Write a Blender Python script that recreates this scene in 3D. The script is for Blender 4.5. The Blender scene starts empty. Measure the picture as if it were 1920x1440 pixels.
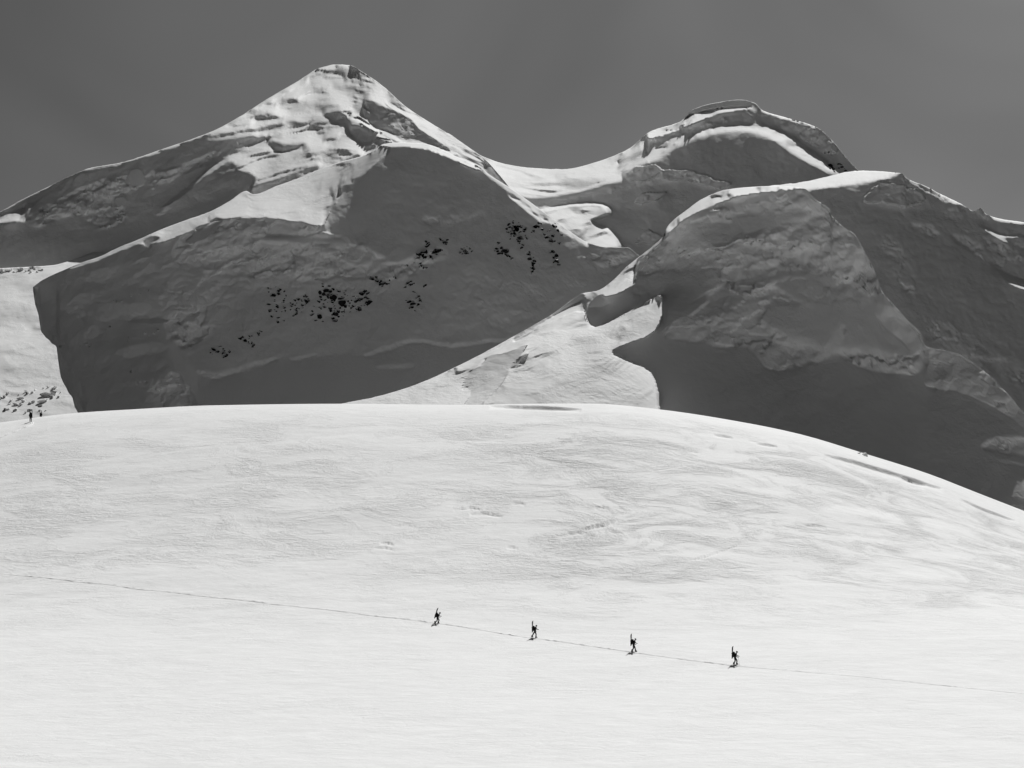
import bpy, bmesh, math, random
import numpy as np
from mathutils import Vector, Matrix

# ------------------------------------------------------------------ scene, camera, sky, sun
scene = bpy.context.scene
COL = scene.collection
F_PX = 3000.0                      # focal length in pixels of the 1920 px wide picture
CX, CY = 960.0, 720.0
SUN_EL, SUN_AZ = math.radians(50), math.radians(22)   # azimuth measured to the right of the view direction (+Y)

cam_data = bpy.data.cameras.new('camera')
cam_data.sensor_width = 36.0
cam_data.lens = F_PX / 1920.0 * 36.0
cam_data.clip_start = 1.0
cam_data.clip_end = 30000.0
cam = bpy.data.objects.new('camera', cam_data)
cam.location = (0, 0, 0)
cam.rotation_euler = (math.radians(90), 0, 0)
COL.objects.link(cam)
scene.camera = cam

world = bpy.data.worlds.new('World')
scene.world = world
world.use_nodes = True
wn = world.node_tree.nodes; wl = world.node_tree.links
for n in list(wn): wn.remove(n)
w_out = wn.new('ShaderNodeOutputWorld')
w_bg = wn.new('ShaderNodeBackground')
w_sky = wn.new('ShaderNodeTexSky')
w_sky.sky_type = 'NISHITA'
w_sky.sun_disc = False
w_sky.sun_elevation = SUN_EL
w_sky.sun_rotation = SUN_AZ
w_sky.altitude = 0
w_sky.air_density = 0.3
w_sky.dust_density = 2.0
w_sky.ozone_density = 1.0
# black-and-white film behind a red filter: the sky's red and green light only
w_sep = wn.new('ShaderNodeSeparateColor')
w_mix = wn.new('ShaderNodeMath'); w_mix.operation = 'MULTIPLY_ADD'
w_mix.inputs[1].default_value = 0.62
w_g = wn.new('ShaderNodeMath'); w_g.operation = 'MULTIPLY'; w_g.inputs[1].default_value = 0.03
wl.new(w_sky.outputs[0], w_sep.inputs[0])
wl.new(w_sep.outputs[1], w_g.inputs[0])
wl.new(w_sep.outputs[0], w_mix.inputs[0])
wl.new(w_g.outputs[0], w_mix.inputs[2])
# faint high cirrus wisps over the whole sky
w_tc = wn.new('ShaderNodeTexCoord')
w_map = wn.new('ShaderNodeMapping'); w_map.inputs['Scale'].default_value = (2.0, 2.0, 2.8)
w_map.inputs['Rotation'].default_value = (0.2, 0.9, 0.3)
w_nz = wn.new('ShaderNodeTexNoise'); w_nz.inputs['Scale'].default_value = 1.6
w_nz.inputs['Detail'].default_value = 3; w_nz.inputs['Distortion'].default_value = 0.8
w_rmp = wn.new('ShaderNodeMapRange')
w_rmp.inputs['From Min'].default_value = 0.35; w_rmp.inputs['From Max'].default_value = 0.75
w_rmp.inputs['To Min'].default_value = 0.88; w_rmp.inputs['To Max'].default_value = 1.24
w_mul = wn.new('ShaderNodeMath'); w_mul.operation = 'MULTIPLY'
wl.new(w_tc.outputs['Generated'], w_map.inputs['Vector'])
wl.new(w_map.outputs[0], w_nz.inputs['Vector'])
wl.new(w_nz.outputs['Fac'], w_rmp.inputs['Value'])
wl.new(w_mix.outputs[0], w_mul.inputs[0])
wl.new(w_rmp.outputs[0], w_mul.inputs[1])
wl.new(w_mul.outputs[0], w_bg.inputs['Color'])
w_bg.inputs['Strength'].default_value = 0.05  # lower limit of the daylight range
wl.new(w_bg.outputs[0], w_out.inputs[0])

sun_data = bpy.data.lights.new('sun', 'SUN')
sun_data.energy = 3.6
sun_data.angle = math.radians(0.5)
sun_data.color = (1.0, 1.0, 0.99)
sun = bpy.data.objects.new('sun', sun_data)
S = Vector((math.sin(SUN_AZ) * math.cos(SUN_EL), math.cos(SUN_AZ) * math.cos(SUN_EL), math.sin(SUN_EL)))
sun.rotation_euler = S.to_track_quat('Z', 'Y').to_euler()
sun.location = S * 3000
COL.objects.link(sun)

vs = scene.view_settings
vs.view_transform = 'Standard'; vs.look = 'None'; vs.exposure = 0.0; vs.gamma = 1.0
vs.use_curve_mapping = False
scene.cycles.max_bounces = 5
scene.cycles.diffuse_bounces = 4
scene.cycles.use_denoising = True

# ------------------------------------------------------------------ helpers: tags
def tag(o, label=None, cat=None, group=None, kind=None):
    if label: o['label'] = label
    if cat: o['category'] = cat
    if group: o['group'] = group
    if kind: o['kind'] = kind
    return o

# ------------------------------------------------------------------ helpers: noise
def _hash(ix, iy, iz, seed):
    h = (ix * 374761393 + iy * 668265263 + iz * 2147483647 + seed * 974634777) & 0xFFFFFFFF
    h = ((h ^ (h >> 13)) * 1274126177) & 0xFFFFFFFF
    h = ((h ^ (h >> 16)) * 2246822519) & 0xFFFFFFFF
    return (h ^ (h >> 15)) & 0xFFFFFFFF

def pnoise(x, y, z=None, seed=0):
    """gradient noise in about -1..1"""
    if z is None: z = np.zeros_like(x)
    xi = np.floor(x).astype(np.int64); yi = np.floor(y).astype(np.int64); zi = np.floor(z).astype(np.int64)
    xf = x - xi; yf = y - yi; zf = z - zi
    u = xf * xf * xf * (xf * (xf * 6 - 15) + 10)
    v = yf * yf * yf * (yf * (yf * 6 - 15) + 10)
    w = zf * zf * zf * (zf * (zf * 6 - 15) + 10)
    def g(dx, dy, dz):
        h = _hash(xi + dx, yi + dy, zi + dz, seed)
        gx = ((h & 1023) / 511.5) - 1; gy = (((h >> 10) & 1023) / 511.5) - 1; gz = (((h >> 20) & 1023) / 511.5) - 1
        return gx * (xf - dx) + gy * (yf - dy) + gz * (zf - dz)
    def lerp(a, b, t): return a + (b - a) * t
    x00 = lerp(g(0,0,0), g(1,0,0), u); x10 = lerp(g(0,1,0), g(1,1,0), u)
    x01 = lerp(g(0,0,1), g(1,0,1), u); x11 = lerp(g(0,1,1), g(1,1,1), u)
    return lerp(lerp(x00, x10, v), lerp(x01, x11, v), w) * 1.2

def fbm(x, y, z=None, octaves=4, seed=0, gain=0.5, ridged=False):
    tot = 0.0; a = 1.0; f = 1.0
    for o in range(octaves):
        n = pnoise(x * f, y * f, None if z is None else z * f, seed + o * 17)
        if ridged: n = 1 - 2 * np.abs(n)
        tot = tot + a * n
        a *= gain; f *= 2.03
    return tot

def blocks(x, y, z, seed=0):
    """random level per Voronoi cell: broken ice, about -1..1"""
    xi = np.floor(x).astype(np.int64); yi = np.floor(y).astype(np.int64); zi = np.floor(z).astype(np.int64)
    best = np.full(x.shape, 9.0); val = np.zeros(x.shape)
    for a in (-1, 0, 1):
        for b in (-1, 0, 1):
            for c in (-1, 0, 1):
                h = _hash(xi + a, yi + b, zi + c, seed)
                px = xi + a + (h & 255) / 255.; py = yi + b + ((h >> 8) & 255) / 255.; pz = zi + c + ((h >> 16) & 255) / 255.
                d = (x - px) ** 2 + (y - py) ** 2 + (z - pz) ** 2
                k = d < best
                best = np.where(k, d, best)
                tilt = ((h >> 5) & 63) / 31.5 - 1
                val = np.where(k, (((h >> 24) & 255) / 127.5 - 1) + 0.9 * tilt * (x - px) + 0.5 * (z - pz), val)
    return val

# ------------------------------------------------------------------ helpers: curves, polygons
def curve(pts, x, smooth=True):
    """y over x through points; monotone-x, gently rounded"""
    p = np.array(pts, float)
    xs, ys = p[:, 0], p[:, 1]
    if not smooth: return np.interp(x, xs, ys)
    # cubic Hermite with limited tangents
    d = np.diff(ys) / np.diff(xs)
    m = np.empty_like(ys); m[0] = d[0]; m[-1] = d[-1]
    m[1:-1] = np.where(d[:-1] * d[1:] > 0, 2 * d[:-1] * d[1:] / (d[:-1] + d[1:] + 1e-12), (d[:-1] + d[1:]) * 0.25)
    i = np.clip(np.searchsorted(xs, x) - 1, 0, len(xs) - 2)
    h = xs[i + 1] - xs[i]; t = np.clip((x - xs[i]) / h, 0, 1)
    h00 = 2*t**3 - 3*t**2 + 1; h10 = t**3 - 2*t**2 + t; h01 = -2*t**3 + 3*t**2; h11 = t**3 - t**2
    return h00 * ys[i] + h10 * h * m[i] + h01 * ys[i + 1] + h11 * h * m[i + 1]

def inside(poly, x, y):
    r = np.zeros(x.shape, bool)
    n = len(poly)
    for i in range(n):
        x1, y1 = poly[i]; x2, y2 = poly[(i + 1) % n]
        if y1 == y2: continue
        c = ((y1 > y) != (y2 > y)) & (x < (x2 - x1) * (y - y1) / (y2 - y1) + x1)
        r ^= c
    return r

def chaikin(poly, n=1):
    for _ in range(n):
        q = []
        for i in range(len(poly)):
            a = poly[i]; b = poly[(i + 1) % len(poly)]
            q.append((a[0]*.75 + b[0]*.25, a[1]*.75 + b[1]*.25)); q.append((a[0]*.25 + b[0]*.75, a[1]*.25 + b[1]*.75))
        poly = q
    return poly

def blur(a, r):
    r = int(round(r))
    if r < 1: return a
    for ax in (0, 1):
        for _ in range(2):
            p = np.concatenate([np.repeat(np.take(a, [0], ax), r + 1, ax), a, np.repeat(np.take(a, [-1], ax), r, ax)], ax)
            c = np.cumsum(p, ax)
            n = a.shape[ax]
            a = (np.take(c, range(2*r + 1, 2*r + 1 + n), ax) - np.take(c, range(0, n), ax)) / (2*r + 1)
    return a

def nrm(alpha, beta):
    a = math.radians(alpha); b = math.radians(beta)
    return np.array([math.sin(a) * math.sin(b), -math.sin(a) * math.cos(b), math.cos(a)])

# ------------------------------------------------------------------ helpers: a mountain sheet from surveyed slopes
# Every sheet is surveyed as seen along a bearing grid: each polygon has a slope angle, an aspect
# and a roughness; the real ground distances come from integrating those slopes.
class Sheet:
    def __init__(self, name, x0, x1, top, bot, base, anchor, seed=0, step=2.0):
        self.name, self.x0, self.x1, self.top, self.bot = name, x0, x1, top, bot
        self.base, self.anchor, self.seed, self.step = base, anchor, seed, step
        self.regs = []; self.pushes = []; self.streak = None; self.jag = 0.0; self.mottle = 0.0; self.foot = (-8, -8); self.side_dz = 1.0
    def R(self, poly, alpha, beta=0, feather=3, warp=4, rough=None, rnd=1, mix=1.0):
        self.regs.append((chaikin(poly, rnd), alpha, beta, feather, warp, rough, mix))
    def push(self, poly, metres, feather=1.5, warp=2, rnd=1):
        self.pushes.append((chaikin(poly, rnd), metres, feather, warp))
    def grid(self, step):
        nx = int(round((self.x1 - self.x0) / step)) + 1
        x = np.linspace(self.x0, self.x1, nx)
        yt = curve(self.top, x) + self.jag * (pnoise(x / 14., x * 0, seed=self.seed + 71) + 0.6 * pnoise(x / 5., x * 0, seed=self.seed + 72)) * np.clip(0.5 + 1.5 * pnoise(x / 90., x * 0, seed=self.seed + 73), 0, 1.5)
        yb = curve(self.bot, x, False) + (5 * pnoise(x / 9., x * 0, seed=self.seed + 74) if self.side_dz == 0 else 0)
        ny = int(np.max(yb - yt) / step) + 2
        t = np.linspace(0, 1, ny)[:, None]
        X = np.repeat(x[None, :], ny, 0)
        Y = yt[None, :] + t * (yb - yt)[None, :]
        return X, Y
    def fields(self, X, Y, step):
        n0 = nrm(*self.base[:2])
        N = np.empty(X.shape + (3,)); N[:] = n0
        Rg = np.full(X.shape, self.base[2], float)
        w1 = pnoise(X / 23.0, Y / 23.0, seed=self.seed + 1); w2 = pnoise(X / 23.0, Y / 23.0, seed=self.seed + 2)
        w3 = pnoise(X / 7.0, Y / 7.0, seed=self.seed + 3); w4 = pnoise(X / 7.0, Y / 7.0, seed=self.seed + 4)
        # local spacing in y differs from column to column; blur radius in cells from the mean
        for poly, al, be, fe, wp, ro, mix in self.regs:
            p = np.array(poly)
            x0, x1, y0, y1 = p[:, 0].min() - wp*3 - 6*fe, p[:, 0].max() + wp*3 + 6*fe, p[:, 1].min() - wp*3 - 6*fe, p[:, 1].max() + wp*3 + 6*fe
            sel = (X >= x0) & (X <= x1) & (Y >= y0) & (Y <= y1)
            if not sel.any(): continue
            ii, jj = np.where(sel)
            a, b, c, d = ii.min(), ii.max() + 1, jj.min(), jj.max() + 1
            sx = X[a:b, c:d] + wp * w1[a:b, c:d] + wp * 0.5 * w3[a:b, c:d]
            sy = Y[a:b, c:d] + wp * w2[a:b, c:d] + wp * 0.5 * w4[a:b, c:d]
            m = inside(poly, sx, sy).astype(float)
            m = blur(m, fe / step) * mix
            N[a:b, c:d] = N[a:b, c:d] * (1 - m[..., None]) + nrm(al, be) * m[..., None]
            if ro is not None:
                Rg[a:b, c:d] = Rg[a:b, c:d] * (1 - m) + ro * m
        N /= np.linalg.norm(N, axis=2, keepdims=True)
        if self.mottle:
            sd = self.seed
            dark = blur(np.clip((0.02 - N @ np.array(S)) / 0.08, 0, 1), 2)
            fan = np.clip((N[..., 2] - 0.60) / 0.04, 0, 1)                # the smooth fans stay smooth
            ice = np.clip((Rg - 0.38) / 0.25, 0, 1) * dark
            wz = 5 * pnoise(X / 31., Y / 31., seed=sd + 21)
            led = pnoise(X / 44., (Y + 0.3 * X + wz) / 12., seed=sd + 23) + 0.5 * pnoise(X / 17., (Y + 0.2 * X + wz) / 6., seed=sd + 25)
            m1 = np.clip((led - 0.10) / 0.14, 0, 1) * 0.9 * ice * np.minimum(0.5 + self.mottle, 1)
            pat = pnoise((X + wz) / 62., (Y + wz) / 30., seed=sd + 27) + 0.5 * pnoise(X / 22., (Y + wz) / 11., seed=sd + 29)
            m2 = np.clip((pat - 0.22) / 0.16, 0, 1) * self.mottle * (1 - ice) * dark * (1 - fan)
            for k, w_ in ((nrm(46, -10), m1), (nrm(76, -5), m2)):
                N = N * (1 - w_[..., None]) + k * w_[..., None]
            N /= np.linalg.norm(N, axis=2, keepdims=True)
        if self.streak:
            am, fac, wy, wx = self.streak                     # wind-cut steps that follow the lie of the ridge
            lit = blur(np.clip((N @ np.array(S) - 0.30) / 0.15, 0, 1), 2)
            q = (Y - fac * Y[0][None, :]) / wy; w0 = 0.6 * pnoise(X / 60., Y / 30., seed=self.seed + 31)
            n1 = 1 - np.abs(pnoise(X / wx, q + w0, seed=self.seed + 33)) * 2.2
            gate = np.clip(0.4 + 2.2 * pnoise(X / 55., Y / 28., seed=self.seed + 35), 0, 1)
            m = np.clip((n1 - 0.72) / 0.16, 0, 1) * gate * lit * am
            soft = 0.16 * lit * am * np.clip(0.5 + 1.2 * pnoise(X / (wx * 1.6), q * 0.5, seed=self.seed + 37), 0, 1)
            for k, w_ in ((nrm(60, -8), m), (nrm(36, -12), soft)):
                N = N * (1 - w_[..., None]) + k * w_[..., None]
            N /= np.linalg.norm(N, axis=2, keepdims=True)
        return N, Rg
    def solve(self):
        Lprev = None
        for step in (self.step * 4, self.step * 2, self.step):
            X, Y = self.grid(step)
            N, Rg = self.fields(X, Y, step)
            U = (X - CX) / F_PX; V = (CY - Y) / F_PX
            nr = N[..., 0] * U + N[..., 1] + N[..., 2] * V
            nr = np.minimum(nr, -0.05)
            gu = -N[..., 0] / nr; gv = -N[..., 2] / nr       # d ln(depth) / du, dv
            gu = np.clip(gu, -9, 9); gv = np.clip(gv, -2, 12)
            dU = np.diff(U, axis=1); dVx = np.diff(V, axis=1); dVy = np.diff(V, axis=0)
            gx = 0.5 * (gu[:, 1:] + gu[:, :-1]) * dU + 0.5 * (gv[:, 1:] + gv[:, :-1]) * dVx
            gy = 0.5 * (gv[1:] + gv[:-1]) * dVy
            jx = np.hypot(gu[:, 1:] - gu[:, :-1], gv[:, 1:] - gv[:, :-1]); jy = np.hypot(gu[1:] - gu[:-1], gv[1:] - gv[:-1])
            gg = gu * gu + gv * gv
            wx = 1 / (1 + 0.04 * 0.5 * (gg[:, 1:] + gg[:, :-1])); wy = 1 / (1 + 0.04 * 0.5 * (gg[1:] + gg[:-1]))
            wx = wx / (1 + 80 * jx * jx) + 1e-4; wy = wy / (1 + 0.6 * jy * jy) + 1e-4
            if Lprev is None:
                L = np.zeros(X.shape)
            else:
                L = self.resize(Lprev, X.shape)
            L = self.cg(L, gx, gy, wx, wy, 1500 if step > self.step * 3 else 700 if step > self.step * 1.5 else 350)
            Lprev = L
        ax, ay, ad = self.anchor
        k = np.argmin((X - ax) ** 2 + (Y - ay) ** 2)
        L = L - L.ravel()[k] + math.log(ad)
        for poly, mt, fe, wp in self.pushes:                  # benches and blocks that stand proud
            m = inside(poly, X + wp * pnoise(X / 15., Y / 15., seed=self.seed + 7), Y + wp * pnoise(X / 15., Y / 15., seed=self.seed + 8)).astype(float)
            L = L + np.log(1 - mt / np.exp(L)) * blur(m, fe / self.step)
        self.X, self.Y, self.L, self.Rg, self.N = X, Y, L, Rg, N
        return self
    @staticmethod
    def resize(a, shp):
        i = np.linspace(0, a.shape[0] - 1, shp[0]); j = np.linspace(0, a.shape[1] - 1, shp[1])
        i0 = np.clip(i.astype(int), 0, a.shape[0] - 2); j0 = np.clip(j.astype(int), 0, a.shape[1] - 2)
        fi = (i - i0)[:, None]; fj = (j - j0)[None, :]
        return (a[i0][:, j0]*(1-fi)*(1-fj) + a[i0+1][:, j0]*fi*(1-fj) + a[i0][:, j0+1]*(1-fi)*fj + a[i0+1][:, j0+1]*fi*fj)
    @staticmethod
    def cg(L, gx, gy, wx, wy, iters):
        def A(p):
            r = np.zeros_like(p)
            d = wx * (p[:, 1:] - p[:, :-1]); r[:, 1:] += d; r[:, :-1] -= d
            d = wy * (p[1:] - p[:-1]); r[1:] += d; r[:-1] -= d
            return r
        b = np.zeros_like(L)
        b[:, 1:] += wx * gx; b[:, :-1] -= wx * gx
        b[1:] += wy * gy; b[:-1] -= wy * gy
        D = np.full_like(L, 1e-9); D[:, 1:] += wx; D[:, :-1] += wx; D[1:] += wy; D[:-1] += wy
        r = b - A(L); z = r / D; p = z.copy(); rz = (r * z).sum(); r0 = rz
        for _ in range(iters):
            Ap = A(p); al = rz / ((p * Ap).sum() + 1e-30)
            L = L + al * p; r = r - al * Ap; z = r / D
            rn = (r * z).sum()
            if rn < 1e-9 * r0: break
            p = z + (rn / rz) * p; rz = rn
        return L
    def roughen(self, sc_big, sc_fine, fl=1.0):
        D = np.exp(self.L)
        Px = D * (self.X - CX) / F_PX; Pz = D * (CY - self.Y) / F_PX
        a = sc_big
        big = fbm(Px / a, D / (a * 1.5), Pz / a, 2, self.seed + 40)
        rid = fbm(Px / (a * .45), D / (a * .7), Pz / (a * .45), 2, self.seed + 60, 0.55, True)
        fin = fbm(Px / sc_fine, D / sc_fine, Pz / sc_fine, 3, self.seed + 80, 0.5)
        R2 = np.clip(self.Rg - 0.25, 0, 2)
        wq = 0.35 * fin
        bl = blocks(Px / (a * .8) + wq, D / (a * 1.2), Pz / (a * .55) + wq, self.seed + 90) * 0.8 + 0.2 * blocks(Px / (a * .3) + wq, D / (a * .5), Pz / (a * .25), self.seed + 91)
        lit = np.clip((self.N @ np.array(S) - 0.1) / 0.2, 0, 1)
        flute = pnoise(Px / (a * .5), D / 60, Pz / (a * 4), self.seed + 95) * a * 0.02 + pnoise(Px / (a * .18), D / 60, Pz / (a * 2), self.seed + 96) * a * 0.006
        disp = self.Rg * (a * 0.20 * big + a * 0.075 * rid + sc_fine * 0.14 * fin) + R2 * a * 0.19 * bl + fl * flute * (1 - lit)
        self.L = self.L + disp / D
        return self
    def depth(self, x, y):
        k = np.argmin((self.X - x) ** 2 + (self.Y - y) ** 2)
        return float(np.exp(self.L.ravel()[k]))
    def point(self, x, y):
        d = self.depth(x, y)
        return Vector((d * (x - CX) / F_PX, d, d * (CY - y) / F_PX))
    def build(self, mat, kind='structure', back=((6, 3), (20, 12), (60, 45), (160, 130))):
        D = np.exp(self.L)
        P = np.stack([D * (self.X - CX) / F_PX, D, D * (CY - self.Y) / F_PX], -1)
        rows = [P]
        for dy, dz in back:                                   # the far side of the ridge falls away behind the crest
            q = P[0].copy(); q[:, 1] += dy; q[:, 2] -= dz
            rows.insert(0, q[None])
        P = np.concatenate(rows, 0)
        # the ends fall away too
        def side(j):
            out = []
            for dy, dz in ((3, 1.5 * self.side_dz), (8, 8 * self.side_dz), (20, 40 * self.side_dz)):
                q = P[:, j].copy(); q[:, 1] += dy; q[:, 2] -= dz
                out.append(q[:, None])
            return out
        Lft = side(0); Rgt = side(-1)
        P = np.concatenate(Lft[::-1] + [P] + Rgt, 1)
        # the foot runs out towards the viewer, below sight
        q = P[-1:].copy(); q[..., 1] += self.foot[0]; q[..., 2] += self.foot[1]
        P = np.concatenate([P, q], 0)
        o = mesh_grid(self.name, P, mat)
        tag(o, kind=kind)
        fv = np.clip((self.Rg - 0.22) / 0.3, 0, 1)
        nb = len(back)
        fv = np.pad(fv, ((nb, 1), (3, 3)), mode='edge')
        at = o.data.attributes.new('shade_lift', 'FLOAT', 'POINT'); at.data.foreach_set('value', fv.reshape(-1).astype(np.float32))  # mask of rough ice that the colour brightens against the shaded slopes
        return o

def mesh_grid(name, P, mat):
    ny, nx, _ = P.shape
    idx = np.arange(ny * nx).reshape(ny, nx)
    # rows run from far (top) to near (bottom): counter-clockwise seen from the viewer
    q = np.stack([idx[:-1, :-1], idx[1:, :-1], idx[1:, 1:], idx[:-1, 1:]], -1).reshape(-1, 4)
    me = bpy.data.meshes.new(name)
    me.vertices.add(ny * nx); me.vertices.foreach_set('co', P.reshape(-1).astype(np.float32))
    me.loops.add(q.size); me.loops.foreach_set('vertex_index', q.reshape(-1).astype(np.int32))
    me.polygons.add(len(q)); me.polygons.foreach_set('loop_start', np.arange(0, q.size, 4, dtype=np.int32))
    me.update(calc_edges=True)
    me.polygons.foreach_set('use_smooth', np.ones(len(q), bool))
    me.materials.append(mat)
    o = bpy.data.objects.new(name, me)
    COL.objects.link(o)
    return o

# ------------------------------------------------------------------ materials
def snow_material(name, base, bumps, rough=0.7, vary=0.05, vary_scale=0.02):
    """bumps: list of (scale xyz per metre, detail, height in metres, distortion, rotation z, mask_scale or None)"""
    m = bpy.data.materials.new(name); m.use_nodes = True
    nt = m.node_tree; N = nt.nodes; Lk = nt.links
    for n in list(N): N.remove(n)
    out = N.new('ShaderNodeOutputMaterial'); bs = N.new('ShaderNodeBsdfPrincipled')
    Lk.new(bs.outputs[0], out.inputs[0])
    bs.inputs['Roughness'].default_value = rough
    bs.inputs['Specular IOR Level'].default_value = 0.15
    geo = N.new('ShaderNodeNewGeometry')
    nz = N.new('ShaderNodeTexNoise'); nz.inputs['Scale'].default_value = vary_scale; nz.inputs['Detail'].default_value = 6
    Lk.new(geo.outputs['Position'], nz.inputs['Vector'])
    mr = N.new('ShaderNodeMapRange'); mr.inputs['From Min'].default_value = 0.3; mr.inputs['From Max'].default_value = 0.7
    mr.inputs['To Min'].default_value = base - vary; mr.inputs['To Max'].default_value = base + vary * 0.6
    Lk.new(nz.outputs['Fac'], mr.inputs['Value'])
    at = N.new('ShaderNodeAttribute'); at.attribute_name = 'shade_lift'           # painted light: rough ice whitened so it reads brighter in the shade
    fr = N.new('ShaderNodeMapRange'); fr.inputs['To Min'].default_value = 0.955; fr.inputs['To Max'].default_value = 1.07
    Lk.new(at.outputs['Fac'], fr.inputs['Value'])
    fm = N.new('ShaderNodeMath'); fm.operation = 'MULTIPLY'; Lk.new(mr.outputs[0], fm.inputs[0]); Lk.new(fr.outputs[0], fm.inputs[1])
    cc = N.new('ShaderNodeCombineColor')
    for k in range(3): Lk.new(fm.outputs[0], cc.inputs[k])
    Lk.new(cc.outputs[0], bs.inputs['Base Color'])
    prev = None
    for sc, det, h, dist, rz, mask in bumps:
        mp = N.new('ShaderNodeMapping'); mp.inputs['Scale'].default_value = sc; mp.inputs['Rotation'].default_value = (0, 0, rz)
        mp.vector_type = 'TEXTURE' if False else 'POINT'
        Lk.new(geo.outputs['Position'], mp.inputs['Vector'])
        t = N.new('ShaderNodeTexNoise'); t.inputs['Scale'].default_value = 1.0; t.inputs['Detail'].default_value = det
        t.inputs['Roughness'].default_value = 0.6; t.inputs['Distortion'].default_value = dist
        Lk.new(mp.outputs[0], t.inputs['Vector'])
        src = t.outputs['Fac']
        if mask:
            k = N.new('ShaderNodeTexNoise'); k.inputs['Scale'].default_value = mask; k.inputs['Detail'].default_value = 5
            k.inputs['Distortion'].default_value = 0.6
            Lk.new(geo.outputs['Position'], k.inputs['Vector'])
            kr = N.new('ShaderNodeMapRange'); kr.inputs['From Min'].default_value = 0.46; kr.inputs['From Max'].default_value = 0.54
            kr.inputs['To Min'].default_value = 0.12
            Lk.new(k.outputs['Fac'], kr.inputs['Value'])
            mu = N.new('ShaderNodeMath'); mu.operation = 'MULTIPLY'
            Lk.new(src, mu.inputs[0]); Lk.new(kr.outputs[0], mu.inputs[1]); src = mu.outputs[0]
        b = N.new('ShaderNodeBump'); b.inputs['Strength'].default_value = 1.0; b.inputs['Distance'].default_value = h
        Lk.new(src, b.inputs['Height'])
        if prev: Lk.new(prev, b.inputs['Normal'])
        prev = b.outputs[0]
    if prev: Lk.new(prev, bs.inputs['Normal'])
    return m

def field_material():
    """wind-scoured hard snow with smoother drifts lying over it"""
    m = bpy.data.materials.new('wind_packed_snow'); m.use_nodes = True
    nt = m.node_tree; N = nt.nodes; Lk = nt.links
    for n in list(N): N.remove(n)
    out = N.new('ShaderNodeOutputMaterial'); bs = N.new('ShaderNodeBsdfPrincipled')
    Lk.new(bs.outputs[0], out.inputs[0])
    bs.inputs['Roughness'].default_value = 0.7; bs.inputs['Specular IOR Level'].default_value = 0.15
    geo = N.new('ShaderNodeNewGeometry')
    def noise(sc, det, dist=0.0, rz=0.0, rough=0.55):
        mp = N.new('ShaderNodeMapping'); mp.inputs['Scale'].default_value = sc; mp.inputs['Rotation'].default_value = (0, 0, rz)
        Lk.new(geo.outputs['Position'], mp.inputs['Vector'])
        t = N.new('ShaderNodeTexNoise'); t.inputs['Scale'].default_value = 1.0; t.inputs['Detail'].default_value = det
        t.inputs['Roughness'].default_value = rough; t.inputs['Distortion'].default_value = dist
        Lk.new(mp.outputs[0], t.inputs['Vector'])
        return t.outputs['Fac']
    def rng(src, a, b, c, d):
        r = N.new('ShaderNodeMapRange'); r.inputs['From Min'].default_value = a; r.inputs['From Max'].default_value = b
        r.inputs['To Min'].default_value = c; r.inputs['To Max'].default_value = d
        Lk.new(src, r.inputs['Value']); return r.outputs[0]
    def mul(a, b):
        n = N.new('ShaderNodeMath'); n.operation = 'MULTIPLY'; Lk.new(a, n.inputs[0]); Lk.new(b, n.inputs[1]); return n.outputs[0]
    drift = rng(noise((0.06, 0.085, 0.085), 10, 0.8, 0.35, 0.68), 0.41, 0.55, 0.0, 1.0)     # 1 = smooth drift, 0 = scoured
    at = N.new('ShaderNodeAttribute'); at.attribute_name = 'scour'
    bare = mul(rng(drift, 0.0, 1.0, 1.0, 0.15), rng(at.outputs['Fac'], 0, 1, 0.06, 1.0))
    col = rng(bare, 0.05, 1.0, 0.872, 0.81)
    tone = rng(noise((0.25, 0.9, 0.9), 5, 0.5, 0.3), 0.3, 0.7, 0.95, 1.03)
    c2 = mul(col, tone)
    cc = N.new('ShaderNodeCombineColor')
    for k in range(3): Lk.new(c2, cc.inputs[k])
    Lk.new(cc.outputs[0], bs.inputs['Base Color'])
    prev = None
    for src, h in ((mul(drift, rng(at.outputs['Fac'], 0, 1, 0.25, 1.0)), 0.16), (mul(noise((0.55, 1.1, 1.1), 6, 0.9, 0.3, 0.65), bare), 0.7), (mul(noise((1.6, 3.0, 3.0), 3, 0.5, 0.2), bare), 0.10), (noise((0.5, 1.4, 1.4), 6, 0.6, 0.3, 0.7), 0.09), (noise((0.05, 0.10, 0.10), 3, 0.3, 0.3), 0.35)):
        b = N.new('ShaderNodeBump'); b.inputs['Strength'].default_value = 1.0; b.inputs['Distance'].default_value = h
        Lk.new(src, b.inputs['Height'])
        if prev: Lk.new(prev, b.inputs['Normal'])
        prev = b.outputs[0]
    Lk.new(prev, bs.inputs['Normal'])
    return m
M_FIELD = field_material()
M_MOUNT = snow_material('glacier_snow', 0.86, [((0.06, 0.06, 0.06), 4, 0.6, 0.3, 0.3, None), ((0.5, 0.5, 0.5), 5, 0.30, 0.5, 0, 0.03)], vary=0.04)

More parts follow.
